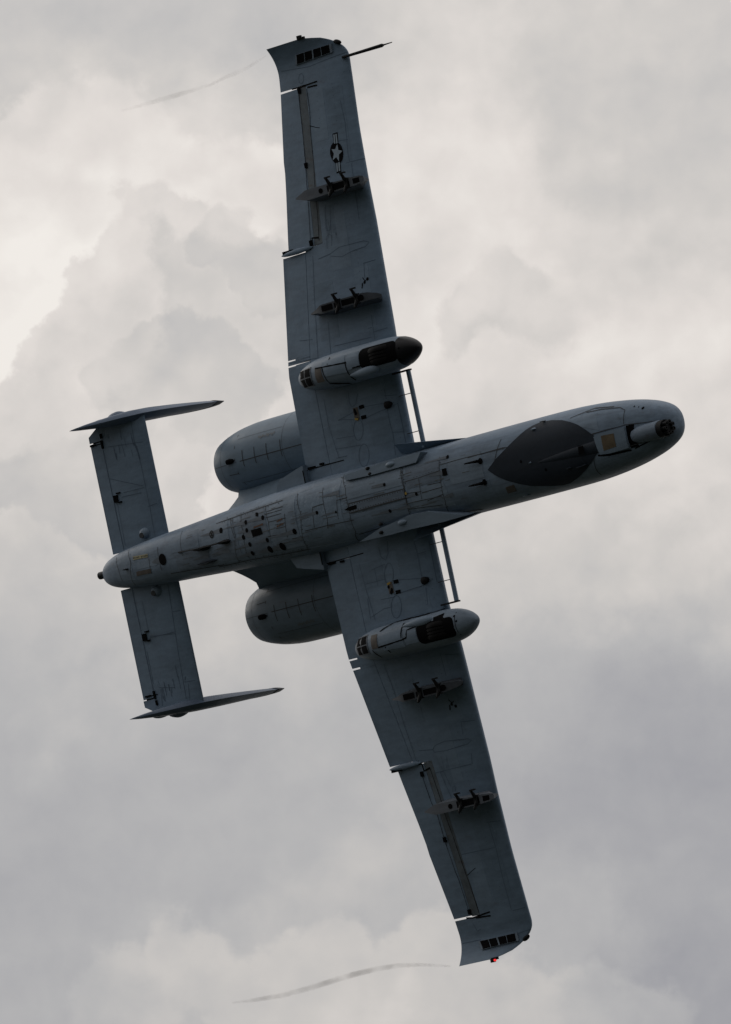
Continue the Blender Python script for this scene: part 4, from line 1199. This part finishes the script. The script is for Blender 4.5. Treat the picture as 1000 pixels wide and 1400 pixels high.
# ------------------------------------------------------------------ engines
NACP = [(-1.9, .60), (-1.93, .64), (-2.05, .675), (-2.4, .70), (-3.2, .71), (-4.0, .705), (-4.35, .69), (-4.7, .65), (-5.0, .585), (-5.22, .515), (-5.25, .49)]
for s in (-1, 1):
    cy, cz = s * 1.49, 1.46
    P_ = catmull(NACP, 6)
    pt = lambda x, r, a: (x, cy + r * math.cos(a), cz + r * math.sin(a))
    mm = M()
    mm.loft([[pt(x, r, 2 * math.pi * k / 48) for k in range(48)] for x, r in P_] + [[pt(x, r, 2 * math.pi * k / 48) for k in range(48)] for x, r in ((-5.2, .46), (-4.7, .44))], (False, False))
    mm.loft([[pt(x, r, 2 * math.pi * k / 48) for k in range(48)] for x, r in ((-1.9, .60), (-1.95, .565), (-2.6, .55))], (False, False))
    ncl = cowl = obj('engine_nacelle', mm, 'nacelle' if s < 0 else 'nacelle2', air, 40)
    mm = M()
    mm.loft([[pt(x, r, 2 * math.pi * k / 24) for k in range(24)] for x, r in ((-4.7, .44), (-4.72, .3), (-5.3, .24), (-5.7, .05))])
    obj('exhaust_cone', mm, 'metal', ncl)
    mm = M()
    mm.loft([[pt(x, r, 2 * math.pi * k / 24) for k in range(24)] for x, r in ((-2.55, .55), (-2.56, .2), (-2.3, .12), (-2.2, .01))])
    obj('fan_face', mm, 'metal', ncl)
    nr = lambda x: float(np.interp(x, P_[::-1, 0], P_[::-1, 1]))

    def nrib(mm_, pts, w_):
        """strip on the cowling through (x, angle below horizontal measured outboard) points"""
        vs_, out = [], []
        for (x, a), (x2, a2) in zip(pts, pts[1:]):
            k = 10
            for j in range(k + (1 if (x2, a2) == pts[-1] else 0)):
                out.append((x + (x2 - x) * j / k, a + (a2 - a) * j / k))
        for i, (x, a) in enumerate(out):
            q = out[min(i + 1, len(out) - 1)]
            p = out[max(i - 1, 0)]
            dx, da = q[0] - p[0], (q[1] - p[1]) * .7
            l_ = math.hypot(dx, da) or 1
            for sg_ in (1, -1):
                xx, aa = x + sg_ * w_ / 2 * -da / l_, a + sg_ * w_ / 2 * dx / l_ / .7
                r_ = nr(xx) + .005
                vs_.append((xx, cy + s * r_ * math.cos(aa), cz - r_ * math.sin(aa)))
        mm_.add(vs_, [(2 * i, 2 * i + 1, 2 * i + 3, 2 * i + 2) for i in range(len(out) - 1)])
    mm = M()
    nrib(mm, [(-4.45, -.4), (-4.45, 3.4)], .016)
    nrib(mm, [(-4.3, 1.57), (-2.0, 1.57)], .016)
    nrib(mm, [(-4.42, 1.57), (-5.2, 1.57)], .008)
    nrib(mm, [(-3.05, .2), (-3.05, 2.6)], .007)
    nrib(mm, [(-4.5, 2.2), (-2.3, 2.2)], .007)
    nrib(mm, [(-4.95, .4), (-4.95, 2.8)], .007)
    nrib(mm, [(-4.40, .9), (-3.1, .9)], .006)
    for x in (-4.2, -3.85, -3.5, -3.1):
        nrib(mm, [(x, 1.28), (x, 1.74)], .018)
    nrib(mm, [(-4.75, 1.9), (-4.45, 1.9)], .014)
    obj('panel_seams', mm, 'seam', cowl, stuff=True)
    mm = M()
    for k in range(9):
        nrib(mm, [(-3.75 + k * .055, 1.02), (-3.71 + k * .055, 1.03 + .05 * (k % 2))], .05 if k % 3 else .03)
    obj('stencil_marks', mm, flat('stencil_grey', (.13, .15, .17), .6), cowl, stuff=True)
    mm = M()
    x, a = -4.60, 1.50
    r_ = nr(x)
    b_ = Vector((x, cy + s * r_ * math.cos(a), cz - r_ * math.sin(a)))
    rr = [[b_ + Vector((u, .055 * kk * math.cos(q), -.02 + .05 * kk * math.sin(q))) for q in [2 * math.pi * j / 10 for j in range(10)]] for u, kk in ((.14, .1), (.08, .8), (0, 1), (-.07, .9), (-.09, .3))]
    mm.loft(rr)
    obj('drain_scoop', mm, 'black', cowl)
    # stub pylon to the fuselage with a concave rear edge
    mm = M()
    rr = []
    for k in range(9):
        u = k / 8
        y = s * (.35 + .80 * u)
        z = .62 + .62 * u
        xr = -5.85 + 1.05 * min(1, u / .62) ** .36 - .35 * max(0, u - .62)
        xf = -2.35
        th = .17
        ring_ = []
        for j in range(14):
            f = j / 13
            ring_.append((xf + (xr - xf) * f, y, z - th * math.sin(math.pi * (.08 + .92 * f) ** .7) * .9))
        for j in range(13, -1, -1):
            f = j / 13
            ring_.append((xf + (xr - xf) * f, y, z + .004 + th * math.sin(math.pi * (.08 + .92 * f) ** .7)))
        rr.append(ring_)
    mm.loft(rr)
    obj('engine_stub', mm, 'nacelle', air, 50)

# ------------------------------------------------------------------ tail
def tsec(y, xa, xb, n=12):
    lo, hi = [], []
    for k in range(n + 1):
        x = xa + (xb - xa) * (1 - math.cos(math.pi / 2 * k / n)) if xa > -6.5 else xa + (xb - xa) * k / n
        h = .5 - tail_low(x, y)
        lo.append((x, y, .5 - h))
        hi.append((x, y, .503 + h * 1.1))
    return lo + hi[::-1]


for s in (-1, 1):
    mm = M()
    mm.loft([tsec(s * y, -6.40, -7.70) for y in (.1, .8, 1.6, 2.3, 2.84)])
    tp = obj('tailplane', mm, 'wing', air, 30)
    mm = M()
    mm.loft([tsec(s * y, -7.715, -8.075) for y in (.36, 1.0, 1.8, 2.555)])
    obj('elevator', mm, 'wing', air, 30)
    mm = M()
    mm.loft([tsec(s * 2.575, -7.705, -8.085), tsec(s * 2.70, -7.705, -8.08), tsec(s * 2.85, -7.705, -7.76)])
    obj('elevator_horn', mm, 'wing', tp, 30)
    mm = M()
    mm.loft([tsec(s * 2.55, -7.712, -7.98), tsec(s * 2.58, -7.712, -7.98)])
    obj('horn_seal', mm, 'black', tp)
    mm = M()
    mm.ribbon([(-7.708, s * .42), (-7.708, s * 1.3), (-7.708, s * 2.5)], .02, tail_low, .005, jitter=.4)
    for sx in (TAILR_SEAMS if s < 0 else TAILL_SEAMS):
        mm.ribbon(sx, .011, tail_low, .004, jitter=.6)
    obj('panel_seams', mm, 'wseam', tp, stuff=True)
    mm = M()
    x, y = TFIX['r' if s < 0 else 'l']
    mm.box(M.on(tail_low, x, y, .01), (.12, .14, .04))
    mm.box(M.on(tail_low, x + .1, y + .08, .01), (.10, .03, .03))
    mm.box(M.on(tail_low, x + .1, y - .1, .01), (.12, .025, .03))
    x, y = TFIX['r2' if s < 0 else 'l2']
    mm.box(M.on(tail_low, x, y, .01), (.05, .16, .03))
    mm.box(M.on(tail_low, x + .02, y + s * .16, .01), (.05, .10, .03))
    x, y = TFIX3['r' if s < 0 else 'l']
    mm.box(M.on(tail_low, x + .05, y, .01), (.16, .035, .03))
    mm.ribbon([(x, y), (x + .35, y + .01)], .02, tail_low, .006)
    obj('elevator_hinge', mm, 'black', tp, stuff=True)
    x, y = OVAL_T['r' if s < 0 else 'l']
    mm = M()
    cpt = M.on(tail_low, x, y, 0)
    mm.loft([[(cpt.x + .12 * k_ * math.cos(q), cpt.y + .10 * k_ * math.sin(q), cpt.z - h) for q in [2 * math.pi * j / 16 for j in range(16)]] for k_, h in ((1.15, -.03), (1, .03), (.8, .06), (.4, .075))])
    ov = obj('blister_cover', mm, 'fairing', tp, 50)
    mm = M()
    mm.loft([[(cpt.x - .03 + .07 * k_ * math.cos(q), cpt.y + .03 + .06 * k_ * math.sin(q), cpt.z - h) for q in [2 * math.pi * j / 12 for j in range(12)]] for k_, h in ((1, .06), (.9, .079))])
    obj('blister_lens', mm, 'seam', tp)
    mm = M()
    for k in range(12):
        ya = s * random.uniform(2.2, 2.75)
        xa = random.uniform(-7.5, -6.7)
        mm.ribbon([(xa, ya), (xa + random.uniform(-.03, .03), ya - s * random.uniform(.05, .3))], random.uniform(.01, .02), tail_low, .0045, jitter=1)
    obj('oil_streaks', mm, 'wseam', tp, stuff=True)

    # fin: swept plate with rounded tip, aerofoil section, tapering upward
    fy = s * 2.88
    mm = M()
    FINP = [(-.02, -7.70, -8.03, .02), (.08, -7.35, -8.09, .05), (.25, -6.75, -8.11, .085), (.45, -6.35, -8.11, .115), (.8, -6.18, -8.15, .12), (1.3, -6.16, -8.06, .105), (1.8, -6.18, -7.94, .085), (2.2, -6.22, -7.86, .068),
            (2.5, -6.29, -7.80, .054), (2.64, -6.36, -7.77, .042), (2.72, -6.50, -7.72, .02)]
    rr = []
    for z, xl, xt, th in FINP:
        r = []
        for j in range(25):
            u = j / 24
            f = (1 - math.cos(math.pi * min(u, 1 - u) * 2 / 1)) / 2 if False else abs(2 * u - 1)
            f = 1 - f                       # 0 at TE -> 1 at LE -> 0
            f = f ** 1.3
            x = xt + (xl - xt) * f
            q = th * 4 * yt(1 - f, .5)
            r.append((x, fy + (q if u < .5 else -q), z))
        rr.append(r)
    mm.loft(rr)
    fin = obj('tail_fin', mm, 'fin', air, 50)
    mm = M()
    rr = []
    for z, xl, xt, th in ((2.40, -6.25, -7.84, .058), (2.5, -6.275, -7.82, .055), (2.64, -6.345, -7.785, .046), (2.735, -6.49, -7.72, .022)):
        rr.append([(x_ + .0, y_, z) for (x_, y_) in [(xt + (xl - xt) * f, fy + sg_ * (th * 4 * yt(1 - f, .5) + .006)) for f, sg_ in [(k / 10, 1) for k in range(11)] + [(k / 10, -1) for k in range(10, -1, -1)]]])
    mm.loft(rr)
    obj('fin_cap', mm, 'dark', fin, 50)
    # actuator blisters on the outer side
    mm = M()
    for xa, xb, zc_, h, w_ in ((-6.85, -7.45, .50, .14, .12), (-7.35, -7.8, .42, .09, .05)):
        rr = []
        for k in range(9):
            u = k / 8
            kk = math.sin(math.pi * (.03 + .94 * u)) ** .7
            rr.append([(xa + (xb - xa) * u, fy + s * .05 + s * w_ * kk * max(0, math.cos(q)), zc_ + h * kk * math.sin(q)) for q in [2 * math.pi * j / 12 for j in range(12)]])
        mm.loft(rr)
    obj('rudder_actuator_fairing', mm, 'fin', fin, 50)

# ------------------------------------------------------------------ vapour streaks trailing from the wing tips
def trail(name, pts, rads, label, dens, scale, depth0):
    m_ = bpy.data.materials.new(name)
    m_.use_nodes = True
    n = NT(m_.node_tree)
    n.N.clear()
    o_ = n.N.new('ShaderNodeOutputMaterial')
    pv = n.N.new('ShaderNodeVolumePrincipled')
    pv.inputs['Color'].default_value = (.40, .36, .33, 1)
    tcn = n.N.new('ShaderNodeTexCoord').outputs['Object']
    f = n.noise(tcn, scale, 4, .6)
    n.L.new(n.smooth(f, .28, .72, 0, dens), pv.inputs['Density'])
    n.L.new(pv.outputs[0], o_.inputs['Volume'])
    MAT[name] = m_
    P_ = []
    for (px, py) in pts:
        dist = 200 + depth0 + math.hypot(px - pts[0][0], py - pts[0][1]) / 72
        P_.append(CAM_POS + towr(Vector(((px - 500) / 14400 * dist, -(py - 700) / 14400 * dist, -dist))))
    c_ = sum(P_, Vector((0, 0, 0))) / len(P_)
    mm_ = M()
    mm_.tube([p - c_ for p in P_], rads, 12)
    ob = obj(name, mm_, m_, None)
    ob.location = c_
    ob['label'] = label
    ob['category'] = 'vapour trail'
    ob['group'] = 'streaks trailing from the wing tips'
    return ob

trail('vapour_streak', [(366, 75), (352, 84), (338, 93), (322, 100), (306, 107), (288, 116), (262, 124), (232, 133), (200, 142), (165, 152)],
      [.02, .03, .035, .05, .035, .03, .045, .055, .045, .02], 'faint broken grey streak curling off the upper wing tip', 2.6, 1.3, 0.0)
trail('vapour_streak', [(616, 1321), (600, 1320), (575, 1319), (545, 1320), (515, 1325), (485, 1332), (455, 1341), (420, 1352), (385, 1361), (350, 1367), (318, 1371)],
      [.02, .03, .04, .05, .055, .06, .06, .06, .055, .045, .02], 'brownish grey streak trailing off the lower wing tip', 4.2, 1.5, 0.0)
